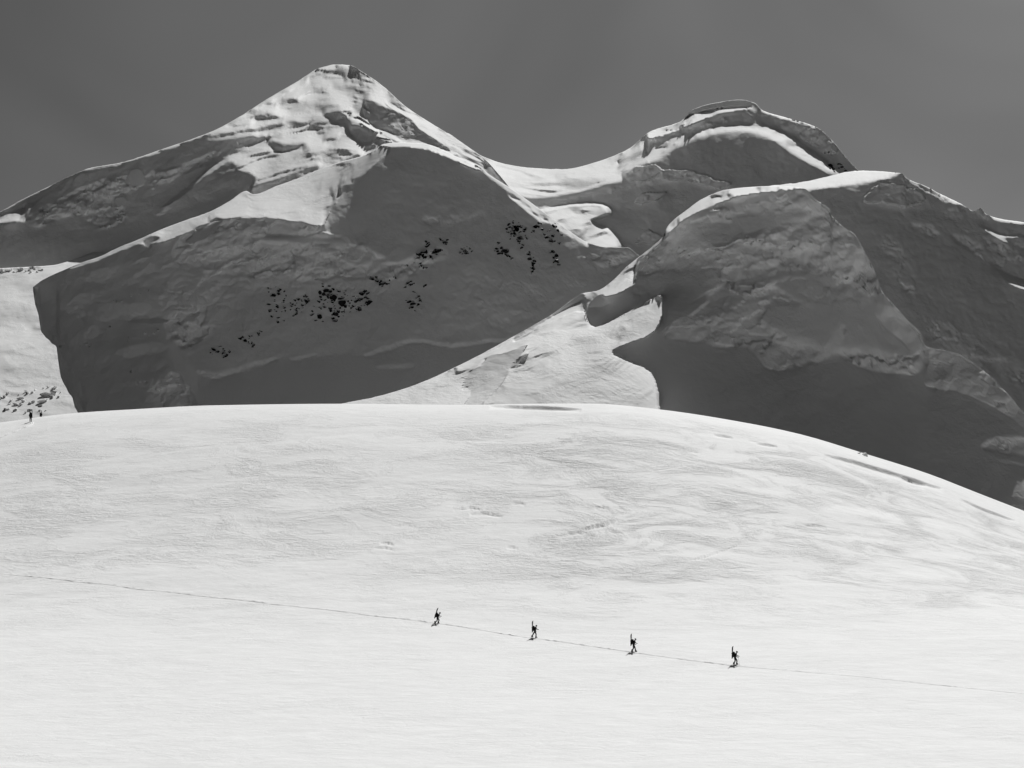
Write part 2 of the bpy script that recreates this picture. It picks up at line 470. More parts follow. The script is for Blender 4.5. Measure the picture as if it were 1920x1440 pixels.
def plain(name, v, rough=0.6, vary=0.0, scale=4.0, bump=0.0):
    m = bpy.data.materials.new(name); m.use_nodes = True
    nt = m.node_tree; bs = nt.nodes['Principled BSDF']
    bs.inputs['Roughness'].default_value = rough
    bs.inputs['Specular IOR Level'].default_value = 0.25
    geo = nt.nodes.new('ShaderNodeNewGeometry'); t = nt.nodes.new('ShaderNodeTexNoise'); t.inputs['Scale'].default_value = scale; t.inputs['Detail'].default_value = 4
    nt.links.new(geo.outputs['Position'], t.inputs['Vector'])
    r = nt.nodes.new('ShaderNodeMapRange'); r.inputs['To Min'].default_value = v * (1 - vary); r.inputs['To Max'].default_value = v * (1 + vary)
    nt.links.new(t.outputs['Fac'], r.inputs['Value'])
    cc = nt.nodes.new('ShaderNodeCombineColor')
    for k in range(3): nt.links.new(r.outputs[0], cc.inputs[k])
    nt.links.new(cc.outputs[0], bs.inputs['Base Color'])
    if bump:
        b = nt.nodes.new('ShaderNodeBump'); b.inputs['Distance'].default_value = bump
        nt.links.new(t.outputs['Fac'], b.inputs['Height']); nt.links.new(b.outputs[0], bs.inputs['Normal'])
    return m
def rock_material():
    m = plain('dark_rock', 0.02, 0.9, 0.6, 0.8, 0.3)
    nt = m.node_tree; bs = nt.nodes['Principled BSDF']
    src = bs.inputs['Base Color'].links[0].from_socket
    g = nt.nodes.new('ShaderNodeNewGeometry'); sx = nt.nodes.new('ShaderNodeSeparateXYZ'); nt.links.new(g.outputs['True Normal'], sx.inputs[0])
    n = nt.nodes.new('ShaderNodeTexNoise'); n.inputs['Scale'].default_value = 1.3; n.inputs['Detail'].default_value = 5; nt.links.new(g.outputs['Position'], n.inputs['Vector'])
    ad = nt.nodes.new('ShaderNodeMath'); ad.operation = 'MULTIPLY_ADD'; ad.inputs[1].default_value = 1.1; nt.links.new(n.outputs['Fac'], ad.inputs[0]); nt.links.new(sx.outputs['Z'], ad.inputs[2])
    r = nt.nodes.new('ShaderNodeMapRange'); r.inputs['From Min'].default_value = 1.08; r.inputs['From Max'].default_value = 1.18; nt.links.new(ad.outputs[0], r.inputs['Value'])
    mx = nt.nodes.new('ShaderNodeMix'); mx.data_type = 'RGBA'; mx.inputs[7].default_value = (0.8, 0.8, 0.8, 1)   # snow lying on the ledges
    nt.links.new(r.outputs[0], mx.inputs[0]); nt.links.new(src, mx.inputs[6]); nt.links.new(mx.outputs[2], bs.inputs['Base Color'])
    return m
M_ROCK = rock_material()
M_ICE = plain('ice_block_snow', 0.80, 0.6, 0.06, 0.6, 0.15)
M_CLOTH = plain('dark_shell_fabric', 0.009, 0.8, 0.3, 9)
M_TROUSER = plain('black_trouser_fabric', 0.006, 0.85, 0.3, 9)
M_SKIN = plain('weathered_skin', 0.25, 0.6, 0.1, 12)
M_PACK = plain('dark_pack_nylon', 0.007, 0.7, 0.3, 8)
M_SKI = plain('dark_ski_laminate', 0.01, 0.6, 0.2, 6)
M_METAL = plain('dull_metal', 0.10, 0.4, 0.2, 6)
M_BOOT = plain('black_boot_plastic', 0.012, 0.5, 0.2, 8)

# ------------------------------------------------------------------ the snow field in front: flat basin, dome and its crest
CREST = [(-400, 815), (-200, 806), (0, 792), (80, 781), (145, 774), (240, 768), (400, 760), (640, 757), (880, 759), (1000, 757), (1120, 757), (1240, 768),
         (1400, 793), (1500, 814), (1620, 850), (1740, 888), (1830, 923), (1920, 958), (2100, 1030), (2400, 1120)]
def field_profile(Y):
    ang = np.interp(Y, [0, 120, 180, 228, 262, 285, 330, 355, 372, 386, 396, 404, 420, 600],
                       [3, 3.0, 3.5, 5.0, 10.5, 14, 15.5, 12.5, 6, -0.7, -12, -45, -60, -60])
    return np.tan(np.radians(ang))
_yy = np.arange(40.0, 640.0, 0.25)
_zz = np.concatenate([[0], np.cumsum(0.5 * (field_profile(_yy)[1:] + field_profile(_yy)[:-1]) * 0.25)])
_zz += -36.3 - np.interp(228, _yy, _zz)
_flat_slope = math.tan(math.radians(5.0))
_rise = np.maximum.accumulate(_zz) + 36.3
_drop = _zz - np.maximum.accumulate(_zz)
def z_parts(Y):
    r = np.interp(Y, _yy, _rise); d = np.interp(Y, _yy, _drop)
    return np.where(Y < 228, r, 0), np.where(Y < 228, 0, r), d
def field_scale():
    u = np.linspace(-0.62, 0.62, 125)
    vc = (CY - curve(CREST, CX + u * F_PX)) / F_PX
    Y = np.arange(230.0, 410.0, 1.0)
    s = np.zeros_like(u)
    a, r, d = z_parts(Y)
    for i in range(len(u)):
        lo, hi = -0.9, 2.0
        for _ in range(40):
            mid = 0.5 * (lo + hi)
            if np.max((-36.3 + mid * r + d)[20:] / Y[20:]) > vc[i]: hi = mid
            else: lo = mid
        s[i] = lo
    return u, s
_su, _ss = field_scale()
CREVASSES = [([(1545, 851), (1600, 862), (1660, 880), (1735, 903)], 1.0, 22), ([(1690, 889), (1730, 902), (1768, 915)], 0.8, 10),
             ([(918, 760), (980, 759), (1040, 762), (1090, 766)], 1.1, 9), ([(1338, 814), (1356, 815), (1374, 819)], 0.6, 7), ([(1402, 825), (1412, 826), (1424, 828)], 0.3, 5),
             ([(1416, 829), (1440, 832), (1458, 836)], 0.6, 7), ([(1290, 846), (1300, 846), (1308, 847)], 0.2, 4), ([(1800, 934), (1850, 955), (1905, 975)], 0.8, 8),
             ([(880, 962), (915, 961), (942, 966)], 0.5, 7), ([(850, 955), (885, 950), (905, 955)], 0.35, 6), ([(1085, 995), (1110, 985), (1152, 977)], 0.7, 9), ([(1040, 1002), (1070, 998), (1100, 995)], 0.5, 8), ([(1115, 950), (1130, 949), (1142, 952)], 0.5, 6),
             ([(712, 1016), (725, 1015), (738, 1019)], 0.5, 6), ([(700, 1027), (720, 1025), (740, 1029)], 0.4, 5), ([(950, 1026), (960, 1025), (972, 1027)], 0.4, 4), ([(960, 942), (975, 941), (985, 944)], 0.4, 5),
             ([(1500, 985), (1530, 983), (1550, 988)], 0.45, 7), ([(1290, 1050), (1330, 1040), (1390, 1018)], 0.4, 6), ([(740, 985), (765, 983), (790, 988)], 0.2, 7)]
def field_z(X, Y, detail=True):
    u = X / Y
    s = np.interp(u, _su, _ss)
    a_, r_, d_ = z_parts(Y)
    z = -36.3 + a_ + s * r_ + d_
    if detail:
        # soft swells and wind scoops on the dome face
        face = np.clip((Y - 215) / 40, 0, 1) * np.clip((392 - Y) / 30, 0, 1)
        fade = np.clip((376 - Y) / 35, 0.06, 1)
        r = 0.3
        xr = X * math.cos(r) + Y * math.sin(r); yr = -X * math.sin(r) + Y * math.cos(r)
        z = z + fade * face * 0.45 * pnoise(xr / 30, yr / 13, seed=5) + fade * face * 0.10 * fbm(xr / 11, yr / 4.5, None, 2, 9)
        z = z + fade * 0.06 * pnoise(xr / 14, yr / 6, seed=11)
        mask = np.clip(0.5 + 2.5 * pnoise(X / 30, Y / 22, seed=21), 0, 1)
        sast = fbm(xr / 3.2, yr / 1.1, None, 2, 31, 0.55, True)
        z = z + (0.10 + 0.9 * face * mask) * fade * 0.03 * sast
        px = CX + F_PX * X / Y; py = CY - F_PX * z / Y
        wob = 1.2 * pnoise(px / 40.0, px * 0, seed=3)
        for pts, h, ln in CREVASSES:                          # slots whose far wall faces the viewer
            p_ = np.array(pts, float)
            if px.max() < p_[0, 0] or px.min() > p_[-1, 0]: continue
            s_ = (px - p_[0, 0]) / (p_[-1, 0] - p_[0, 0])
            e_ = np.interp(px, p_[:, 0], p_[:, 1]) + wob
            hh = h * np.clip(4 * s_ * (1 - s_), 0, 1) ** 0.6 * ((s_ > 0) & (s_ < 1))
            z = z - hh * np.clip(1 - (py - e_) / ln, 0, 1) * np.clip((py - e_) / 0.9, 0, 1) * (Y < 391)
    return z

def build_field():
    u = np.concatenate([[-1, -0.7, -0.5, -0.42], np.linspace(-0.355, 0.355, 1290), [0.42, 0.5, 0.7, 1]])
    # rows spread so that they are about evenly spaced to the eye
    yy = np.concatenate([np.linspace(75, 165, 20)[:-1], np.linspace(165, 235, 140)[:-1], np.linspace(235, 320, 140)[:-1], np.linspace(320, 392, 160)[:-1], np.linspace(392, 393, 2)])
    Yg, Ug = np.meshgrid(yy, u, indexing='ij')
    X = Ug * Yg
    Z = field_z(X, Yg)
    P = np.stack([X, Yg, Z], -1)[::-1]
    o = mesh_grid('snow_field', P, M_FIELD)
    tag(o, kind='structure')
    # where the wind has scoured the old hard surface bare
    sc = np.clip((Yg - 232) / 45, 0, 1) * np.clip((372 - Yg) / 30, 0.12, 1) * np.clip(0.62 + (X + 5) / 50, 0.5, 1)
    sc = np.clip(sc * (0.85 + 0.7 * pnoise(X / 40, Yg / 22, seed=51)) + 0.12, 0, 1)[::-1]
    at = o.data.attributes.new('scour', 'FLOAT', 'POINT'); at.data.foreach_set('value', sc.reshape(-1).astype(np.float32))
    # the glacier basin under and behind the viewpoint, unseen, its fall shaped for bounced light
    xs = np.linspace(-2500, 2500, 41); ys = np.linspace(80, -2500, 31)
    Yb, Xb = np.meshgrid(ys, xs, indexing='ij')
    zb = float(field_z(np.array([0.0]), np.array([75.0]))[0]) - 0.6
    Zb = zb + 6 * pnoise(Xb / 700, Yb / 700, seed=77) * np.clip((75 - Yb) / 400, 0, 1) - 0.055 * np.maximum(75 - Yb, 0)
    o = mesh_grid('glacier_basin', np.stack([Xb, Yb, Zb], -1), M_FIELD)
    tag(o, kind='structure')
build_field()

def build_bounce_floor():
    # unseen glacier floor patches, added behind the crest to bounce sunlight onto shaded ice
    for x0, x1, y0, y1, z in ((-330, -30, 405, 655, -58), (20, 330, 394, 450, -74)):
        ys = np.linspace(y1, y0, 24); xs = np.linspace(x0, x1, 40)
        Yv, Xv = np.meshgrid(ys, xs, indexing='ij')
        Zv = z + 1.5 * pnoise(Xv / 60, Yv / 60, seed=88)
        tag(mesh_grid('valley_bounce_floor', np.stack([Xv, Yv, Zv], -1), M_FIELD), kind='structure')
build_bounce_floor()

def field_point(px, py):
    """where the line of sight through a picture point meets the snow field"""
    u = (px - CX) / F_PX; v = (CY - py) / F_PX
    lo, hi = 100.0, 400.0
    for _ in range(4):
        Y = np.linspace(lo, hi, 40)
        z = field_z(u * Y, Y)
        k = max(int(np.argmax(z >= v * Y)), 1)
        lo, hi = Y[k - 1], Y[k]
    return Vector((u * hi, hi, float(z[k])))

# ------------------------------------------------------------------ E: far right summit with the saddle
E = Sheet('far_summit', 840, 1760, [(840, 262), (880, 279), (905, 293), (950, 308), (1000, 315), (1060, 317), (1120, 303), (1180, 278), (1220, 246), (1275, 228),
           (1300, 205), (1340, 193), (1390, 187), (1415, 193), (1430, 207), (1480, 222), (1530, 238), (1560, 263), (1590, 300), (1612, 322), (1700, 400), (1760, 450)],
          [(840, 520), (1760, 520)], (58, 0, 0.25), (1100, 330, 1650), seed=300)
E.R([(830, 255), (905, 296), (950, 306), (1000, 313), (1060, 315), (1120, 301), (1180, 276), (1215, 258), (1225, 270), (1260, 255), (1300, 240), (1350, 234), (1420, 235), (1470, 242),
     (1520, 275), (1560, 310), (1580, 330), (1560, 328), (1500, 300), (1460, 270), (1430, 252), (1380, 245), (1330, 252), (1280, 270), (1230, 300), (1200, 322), (1150, 345), (1080, 362),
     (1030, 370), (990, 374), (960, 360), (860, 340)], 18, 20, 3, 1)
E.R([(1160, 303), (1190, 286), (1212, 281), (1200, 295), (1175, 305)], 48, 0, 2, 2)
E.R([(1215, 262), (1260, 246), (1330, 226), (1350, 235), (1300, 241), (1262, 256), (1228, 270)], 66, 0, 2, 3, 0.8)
E.R([(1440, 244), (1475, 248), (1530, 288), (1572, 328), (1540, 318), (1490, 280)], 30, 40, 3, 2, 0.5)
E.R([(1000, 380), (1080, 368), (1150, 350), (1230, 330), (1300, 318), (1370, 345), (1360, 360), (1300, 335), (1200, 355), (1100, 372), (1010, 388)], 66, 0, 4, 4, 0.4)
E.R([(1165, 325), (1190, 312), (1230, 310), (1242, 320), (1215, 336), (1180, 340)], 85, 0, 2, 3, 0.5)
E.R([(1240, 318), (1290, 322), (1370, 345), (1350, 352), (1290, 338), (1240, 335)], 83, 0, 2, 4, 0.7)
E.R([(1015, 396), (1060, 386), (1110, 381), (1135, 384), (1146, 400), (1130, 407), (1105, 415), (1140, 430), (1155, 445), (1166, 466), (1110, 470), (1060, 440)], 19, 20, 3, 2)
E.R([(1190, 452), (1215, 430), (1247, 447), (1220, 456)], 83, 0, 1, 2, 0.5)
E.R([(1190, 378), (1205, 362), (1250, 362), (1240, 372), (1205, 380)], 79, 0, 3, 3, 0.4)
E.R([(1290, 214), (1320, 190), (1360, 180), (1390, 176), (1418, 186), (1436, 208), (1400, 198), (1360, 199), (1320, 211)], 57, -18, 0.8, 1)
E.R([(1215, 247), (1275, 226), (1300, 213), (1350, 202), (1400, 199), (1412, 203), (1360, 209), (1330, 219), (1300, 233), (1240, 255), (1212, 263)], 15, 20, 1, 2)
E.R([(1330, 226), (1380, 208), (1420, 206), (1440, 225), (1400, 234), (1350, 235)], 62, 0, 2, 2, 0.5)
E.R([(1430, 207), (1480, 222), (1530, 236), (1562, 263), (1575, 290), (1545, 292), (1500, 258), (1450, 235)], 79, 10, 2, 4, 0.9)
E.R([(1425, 205), (1470, 219), (1530, 236), (1528, 240), (1470, 225), (1430, 212)], 30, 30, 1, 2)
for poly_ in ([(1168, 326), (1190, 312), (1230, 309), (1244, 320), (1215, 337), (1180, 341)], [(1240, 318), (1290, 320), (1372, 344), (1350, 354), (1290, 340), (1240, 337)], [(1190, 453), (1215, 429), (1248, 447), (1220, 457)], [(1190, 379), (1205, 361), (1250, 361), (1240, 373), (1205, 381)]):
    E.push(poly_, 6, 1, 3, 0)
E.push([(990, 400), (1060, 386), (1110, 381), (1135, 384), (1146, 400), (1130, 407), (1105, 415), (1140, 430), (1155, 445), (1166, 466), (1170, 530), (960, 530)], 30, 1.5, 1)
E.mottle = 0.2; E.jag = 1.0; E.streak = (0.4, 0.9, 14.0, 90.0)
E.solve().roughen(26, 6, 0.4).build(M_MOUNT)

# ------------------------------------------------------------------ D: the high left peak
D = Sheet('high_peak', -90, 1060, [(-90, 435), (0, 397), (40, 375), (95, 348), (150, 322), (165, 316), (230, 304), (300, 281), (400, 245), (450, 218), (500, 186), (560, 151), (600, 127), (630, 121), (655, 122),
           (680, 135), (720, 163), (760, 199), (810, 232), (850, 256), (880, 277), (905, 295), (950, 345), (1000, 420), (1060, 500)],
          [(-90, 560), (60, 560), (300, 480), (460, 420), (640, 370), (720, 345), (860, 345), (930, 390), (1060, 540)], (57, -10, 0.3), (640, 250, 1450), seed=200)
D.R([(380, 262), (450, 217), (500, 184), (560, 148), (600, 124), (630, 116), (655, 118), (680, 132), (720, 160), (760, 196), (810, 229), (850, 252), (880, 272), (915, 300), (915, 340), (860, 305),
     (835, 290), (800, 278), (740, 276), (715, 280), (680, 302), (640, 312), (600, 323), (520, 355), (472, 372), (455, 345), (440, 300), (450, 280), (480, 268), (470, 250), (420, 262)], 21, 28, 3, 2, 0.12)
D.R([(655, 120), (680, 133), (720, 161), (760, 197), (810, 230), (850, 254), (905, 293), (910, 305), (850, 275), (800, 246), (750, 208), (700, 178), (660, 140)], 32, 50, 2, 2, 0.35)
# shaded leads and hollows of the upper face
for poly, al in [
    ([(503, 265), (513, 283), (535, 283), (580, 270), (560, 268), (535, 274), (523, 272), (514, 266)], 64),
    ([(476, 218), (497, 214), (515, 216), (531, 224), (510, 226), (490, 224), (476, 228)], 62),
    ([(420, 271), (493, 252), (503, 257), (490, 265), (457, 273), (440, 272)], 62),
    ([(380, 257), (460, 243), (477, 241), (507, 232), (543, 235), (507, 243), (475, 249), (457, 249), (427, 255), (402, 259)], 60),
    ([(518, 194), (535, 188), (560, 185), (550, 190), (580, 192), (540, 195), (520, 199)], 58),
    ([(486, 200), (514, 187), (512, 193), (496, 199)], 60),
    ([(572, 149), (596, 139), (610, 137), (598, 143), (577, 151)], 62),
    ([(646, 149), (662, 150), (660, 154), (650, 153)], 64),
    ([(658, 122), (690, 135), (720, 160), (705, 150), (675, 136), (661, 132)], 60),
    ([(560, 160), (580, 157), (575, 160)], 58),
    ([(620, 160), (680, 170), (700, 176), (670, 174), (640, 167)], 44),
    ([(680, 190), (693, 187), (717, 199), (747, 210), (767, 222), (788, 243), (800, 252), (813, 260), (823, 267), (850, 285), (830, 279), (793, 268), (772, 266), (750, 261), (743, 252), (730, 244), (713, 242), (690, 226), (680, 215), (697, 213), (690, 203)], 60),
    ([(605, 214), (625, 209), (645, 213), (655, 226), (650, 240), (635, 232), (615, 222)], 60),
    ([(655, 232), (668, 236), (700, 250), (712, 262), (700, 268), (680, 270), (660, 252)], 68),
    ([(640, 304), (665, 291), (682, 289), (662, 302), (645, 307)], 60),
    ([(600, 284), (620, 292), (640, 290), (620, 296), (598, 291)], 58),
    ([(606, 262), (618, 256), (640, 250), (632, 262), (615, 268)], 60),
    ([(678, 276), (695, 268), (705, 272), (700, 282), (680, 282)], 64),
    ([(472, 352), (527, 335), (580, 314), (606, 308), (597, 319), (550, 337), (520, 350), (475, 372)], 58),
    ([(460, 347), (472, 352), (475, 371), (463, 371)], 66),
    ([(520, 230), (600, 222), (560, 228), (540, 234)], 40),
    ([(540, 200), (600, 196), (640, 206), (590, 203), (550, 206)], 34),
    ([(590, 244), (640, 236), (660, 248), (640, 246), (610, 250)], 38)]:
    D.R(poly, al, -8, 1.2 if al > 55 else 3, 2.5, 0.5)
D.R([(640, 205), (662, 214), (690, 232), (712, 244), (720, 250), (700, 246), (670, 230), (645, 215)], 14, 20, 1, 2)
D.R([(700, 257), (730, 262), (760, 268), (720, 266)], 12, 20, 1, 1)
# left wing: fin, slab, ice cliffs, bottom hollow
D.R([(300, 392), (315, 378), (360, 342), (407, 306), (443, 286), (495, 262), (500, 270), (450, 290), (412, 311), (362, 350), (318, 386)], 26, -20, 1, 1.5)
D.R([(443, 288), (493, 266), (520, 285), (600, 292), (540, 325), (476, 352), (480, 326), (450, 318), (440, 303), (418, 303)], 22, 0, 2, 2, 0.3)
D.R([(362, 360), (430, 320), (480, 326), (472, 350), (462, 353), (430, 377), (390, 392), (362, 386)], 59, -20, 2, 1)
D.R([(362, 358), (375, 366), (385, 372), (402, 370), (392, 380), (375, 378), (364, 372)], 87, -10, 1, 2, 0.4)
D.R([(362, 380), (380, 386), (405, 382), (390, 390), (370, 388)], 87, -10, 1, 2, 0.3)
D.R([(290, 405), (303, 392), (325, 390), (315, 400), (295, 408)], 85, -10, 1, 2, 0.4)
D.R([(45, 412), (100, 380), (165, 345), (240, 325), (272, 316), (272, 350), (240, 360), (222, 380), (240, 402), (232, 422), (185, 430), (150, 400), (100, 412), (60, 425)], 81, -10, 2, 6, 1.3)
D.R([(272, 328), (330, 314), (410, 283), (417, 292), (350, 322), (300, 348), (280, 352)], 80, -10, 2, 5, 1.0)
D.R([(238, 320), (266, 314), (274, 335), (270, 350), (240, 350)], 88, -8, 1, 1, 0.1)
D.R([(140, 330), (162, 320), (162, 345), (135, 352)], 88, 0, 1, 1, 0.2)
D.R([(165, 322), (215, 318), (190, 335), (165, 342)], 68, 0, 1, 1, 0.1)
D.R([(210, 372), (232, 366), (242, 382), (220, 388)], 88, -10, 1, 1, 0.1)
D.R([(-80, 440), (0, 408), (40, 388), (72, 376), (60, 388), (45, 404), (38, 418), (0, 420), (-80, 450)], 17, 0, 1.5, 1)
D.R([(150, 318), (165, 312), (230, 300), (300, 277), (400, 241), (450, 214), (452, 221), (400, 249), (300, 285), (230, 308), (165, 321)], 24, 10, 0.6, 0.5)
D.R([(0, 395), (40, 373), (95, 344), (96, 350), (40, 379), (0, 400)], 30, 20, 0.6, 0.5)
D.R([(-90, 450), (60, 430), (200, 440), (330, 400), (440, 350), (455, 380), (300, 470), (160, 530), (-90, 560)], 52, -15, 8, 5, 0.2)
D.mottle = 0.5; D.jag = 1.2; D.streak = (0.75, 0.42, 11.0, 75.0)
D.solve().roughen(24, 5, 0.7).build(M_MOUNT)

# ------------------------------------------------------------------ G: sunlit glacier slope at the far left
G = Sheet('glacier_slope', -120, 300, [(-120, 512), (0, 503), (60, 500), (100, 497), (130, 489), (170, 475), (215, 460), (240, 455), (260, 455), (300, 452)],
          [(-120, 840), (300, 840)], (20, -5, 0.25), (140, 772, 1030), seed=400, step=2.5)
G.R([(-120, 590), (40, 575), (100, 570), (70, 600), (-120, 615)], 30, 0, 8, 4)
G.R([(-120, 680), (40, 690), (120, 670), (110, 705), (-120, 715)], 26, 0, 10, 4)
G.R([(-120, 503), (0, 503), (80, 500), (60, 506), (-120, 512)], 55, 0, 2, 4, 1.0)
G.streak = (0.4, 0.3, 16.0, 120.0)
G.solve().roughen(14, 3).build(M_MOUNT, back=((6, 6), (20, 25), (60, 80)))

# ------------------------------------------------------------------ C: the front left buttress with its ice cliff and rounded dome
C = Sheet('ice_buttress', 62, 1250, [(62, 538), (80, 525), (120, 506), (160, 490), (190, 480), (220, 465), (260, 449), (300, 431), (345, 414), (393, 397), (430, 377), (462, 358), (474, 364), (520, 348), (560, 334), (600, 317),
           (640, 303), (677, 293), (705, 279), (718, 270), (750, 267), (793, 269), (833, 282), (853, 292), (875, 302), (900, 313), (917, 327), (950, 348), (983, 371), (1027, 403), (1073, 437), (1103, 455), (1137, 463),
           (1177, 464), (1195, 477), (1250, 530)],
          [(62, 545), (66, 572), (72, 590), (77, 622), (92, 638), (106, 652), (111, 690), (114, 708), (127, 733), (136, 746), (140, 764), (148, 776), (162, 832), (1250, 832)], (57, -5, 0.22), (700, 700, 820), seed=100)
C.R([(600, 440), (640, 380), (720, 300), (860, 320), (1000, 420), (1180, 480), (1100, 560), (900, 560), (760, 480)], 56.5, 2, 20, 5)
C.R([(840, 500), (1000, 520), (1150, 500), (1100, 620), (900, 630), (820, 580)], 59, 5, 25, 6, 0.35)
C.R([(1050, 470), (1110, 465), (1180, 468), (1190, 485), (1150, 510), (1080, 520)], 52, 10, 10, 5, 0.3)
C.R([(1100, 468), (1170, 466), (1196, 480), (1160, 500), (1120, 500)], 74, 5, 2, 5, 0.6)
C.R([(62, 530), (160, 480), (300, 430), (330, 450), (330, 600), (320, 700), (370, 760), (150, 800), (100, 660)], 55, -14, 10, 4, 0.25)
C.R([(900, 310), (917, 324), (950, 345), (983, 369), (1027, 401), (1073, 435), (1110, 455), (1100, 462), (1050, 432), (990, 390), (940, 350), (905, 325)], 50, 62, 2, 2, 0.3)
C.R([(948, 362), (970, 372), (1000, 392), (1030, 418), (1010, 412), (975, 388)], 40, 50, 1.5, 5, 0.8)
# sunlit tongue
C.R([(250, 460), (300, 428), (393, 392), (430, 372), (462, 352), (474, 360), (520, 343), (600, 312), (640, 298), (677, 288), (713, 268), (737, 280), (708, 302), (672, 336), (652, 354), (632, 376), (613, 406), (607, 428),
     (560, 418), (510, 410), (440, 408), (390, 415), (345, 440), (300, 458)], 19, -8, 0.8, 1, 0.1)
C.R([(713, 276), (737, 280), (708, 302), (672, 336), (650, 352), (640, 350), (670, 315), (695, 292)], 34, -10, 2.2, 2)
C.R([(120, 508), (160, 491), (220, 465), (300, 432), (305, 440), (220, 472), (165, 497)], 25, -10, 1, 2)
C.R([(705, 272), (718, 262), (750, 259), (793, 261), (833, 274), (856, 288), (890, 306), (905, 322), (880, 316), (855, 302), (833, 291), (793, 277), (750, 274), (722, 276)], 14, 20, 1, 1)
C.R([(272, 448), (290, 440), (302, 444), (290, 456), (268, 462)], 62, -15, 1, 2)
# ice cliff under the tongue
C.R([(320, 470), (345, 441), (390, 416), (440, 410), (510, 412), (560, 420), (610, 434), (640, 440), (700, 470), (735, 498), (760, 490), (800, 468), (842, 468), (832, 490), (790, 502), (770, 522), (700, 528), (640, 520), (560, 528),
     (500, 518), (420, 522), (370, 505), (330, 490)], 82, -5, 2, 7, 0.8)
C.R([(465, 445), (520, 442), (585, 444), (640, 445), (655, 458), (620, 455), (580, 458), (530, 455), (490, 452)], 54, 0, 1.5, 3, 0.1)
C.R([(345, 456), (365, 436), (395, 418), (425, 410), (405, 430), (382, 450), (360, 458)], 58, -15, 1, 1.5, 0.05)
C.R([(640, 470), (660, 462), (690, 468), (708, 480), (690, 498), (660, 500), (645, 490)], 62, -5, 2, 4, 0.4)
C.R([(640, 436), (660, 430), (700, 410), (780, 400), (820, 430), (850, 440), (800, 466), (760, 486), (735, 494), (700, 466)], 56, 0, 3, 3)
C.R([(635, 352), (660, 342), (700, 345), (735, 350), (760, 358), (720, 360), (690, 356), (650, 362), (640, 368)], 66, 5, 1, 4, 0.3)
C.R([(655, 340), (680, 330), (705, 332), (702, 350), (680, 352)], 60, 0, 1, 3, 0.4)
C.R([(780, 412), (860, 400), (920, 398), (900, 410), (820, 425)], 64, 0, 4, 6, 0.5)
C.R([(609, 430), (616, 404), (636, 374), (656, 354), (676, 336), (712, 304), (740, 330), (715, 400), (690, 432), (640, 438)], 73, -4, 4, 1, 0.15)
# blocks and benches of the left shoulder
for poly in [[(178, 602), (187, 570), (262, 568), (287, 572), (270, 593), (232, 600)], [(122, 571), (150, 546), (188, 554), (172, 572)], [(153, 634), (176, 610), (198, 622), (180, 634)],
             [(214, 662), (235, 648), (250, 630), (290, 640), (315, 648), (300, 662), (238, 672)], [(192, 706), (205, 696), (216, 694), (222, 706), (214, 714)],
             [(160, 528), (172, 508), (200, 500), (215, 510), (196, 532)], [(248, 496), (262, 480), (278, 482), (270, 494)], [(225, 538), (250, 516), (272, 504), (264, 518), (240, 532)], [(314, 542), (330, 524), (372, 503), (352, 528), (330, 540)],
             [(124, 588), (150, 572), (168, 574), (150, 582)], [(142, 592), (160, 586), (166, 590), (150, 598)], [(268, 508), (275, 496), (290, 498), (292, 510), (280, 514)], [(232, 530), (246, 524), (262, 528), (240, 536)],
             [(258, 582), (280, 574), (310, 585), (306, 592), (280, 596)], [(300, 556), (312, 548), (318, 556), (306, 564)], [(178, 566), (206, 562), (200, 568)], [(300, 505), (318, 494), (330, 490), (320, 500)]]:
    C.R(poly, 87, -10, 0.8, 6, 0.3, 0)
C.R([(296, 556), (325, 556), (360, 570), (395, 592), (390, 640), (350, 655), (318, 648), (318, 610)], 79, 0, 5, 7, 1.0)
C.R([(235, 602), (300, 596), (320, 602), (300, 608), (250, 608)], 40, -10, 1, 2, 0.1)
C.R([(150, 640), (230, 640), (300, 630), (300, 640), (200, 655), (140, 655)], 50, -10, 5, 3, 0.2)
C.R([(180, 690), (240, 700), (320, 690), (310, 702), (220, 712)], 46, -10, 3, 3, 0.2)
C.R([(316, 620), (345, 665), (368, 690), (372, 752), (338, 706), (320, 690)], 50, 25, 4, 3, 0.1)
C.R([(225, 720), (300, 712), (322, 700), (334, 706), (352, 728), (378, 764), (385, 832), (240, 832)], 76, 5, 3, 7, 0.9, 0)
C.R([(150, 700), (260, 706), (300, 740), (280, 832), (150, 832)], 55, -15, 14, 6, 0.2)
C.R([(300, 520), (420, 500), (440, 560), (400, 640), (330, 560)], 62, -5, 18, 8, 0.5)
C.R([(380, 525), (520, 525), (700, 530), (760, 520), (740, 545), (600, 545), (480, 545), (400, 545)], 66, 0, 10, 8, 0.5)
# bergschrund lip and the fan below it
C.R([(366, 702), (400, 712), (445, 698), (500, 682), (560, 672), (640, 664), (685, 668), (722, 654), (780, 640), (835, 652), (880, 645), (980, 640), (1250, 640), (1250, 830), (366, 830)], 45, 0, 3, 2, 0.05)
C.R([(370, 692), (400, 700), (445, 690), (500, 674), (530, 672), (500, 684), (445, 700), (400, 714), (372, 706)], 83, 0, 1.5, 3, 0.4)
C.R([(540, 672), (560, 668), (600, 660), (590, 668), (550, 678)], 81, 0, 1, 2, 0.3)
C.R([(680, 666), (720, 648), (780, 634), (830, 644), (880, 640), (980, 630), (980, 636), (885, 648), (832, 652), (780, 641), (724, 657), (685, 671)], 83, 0, 1, 2, 0.3)
C.R([(700, 686), (740, 682), (785, 684), (760, 692), (720, 692)], 79, 0, 2, 1)
C.mottle = 0.55; C.jag = 0.8; C.streak = (0.3, 0.9, 12.0, 80.0); C.foot = (25, 0); C.side_dz = 0.0
C.solve().roughen(19, 4).build(M_MOUNT, back=((4, 2), (15, 8), (90, 30), (350, 90)))  # long hidden back slope, shaped to bounce sun onto the peak behind

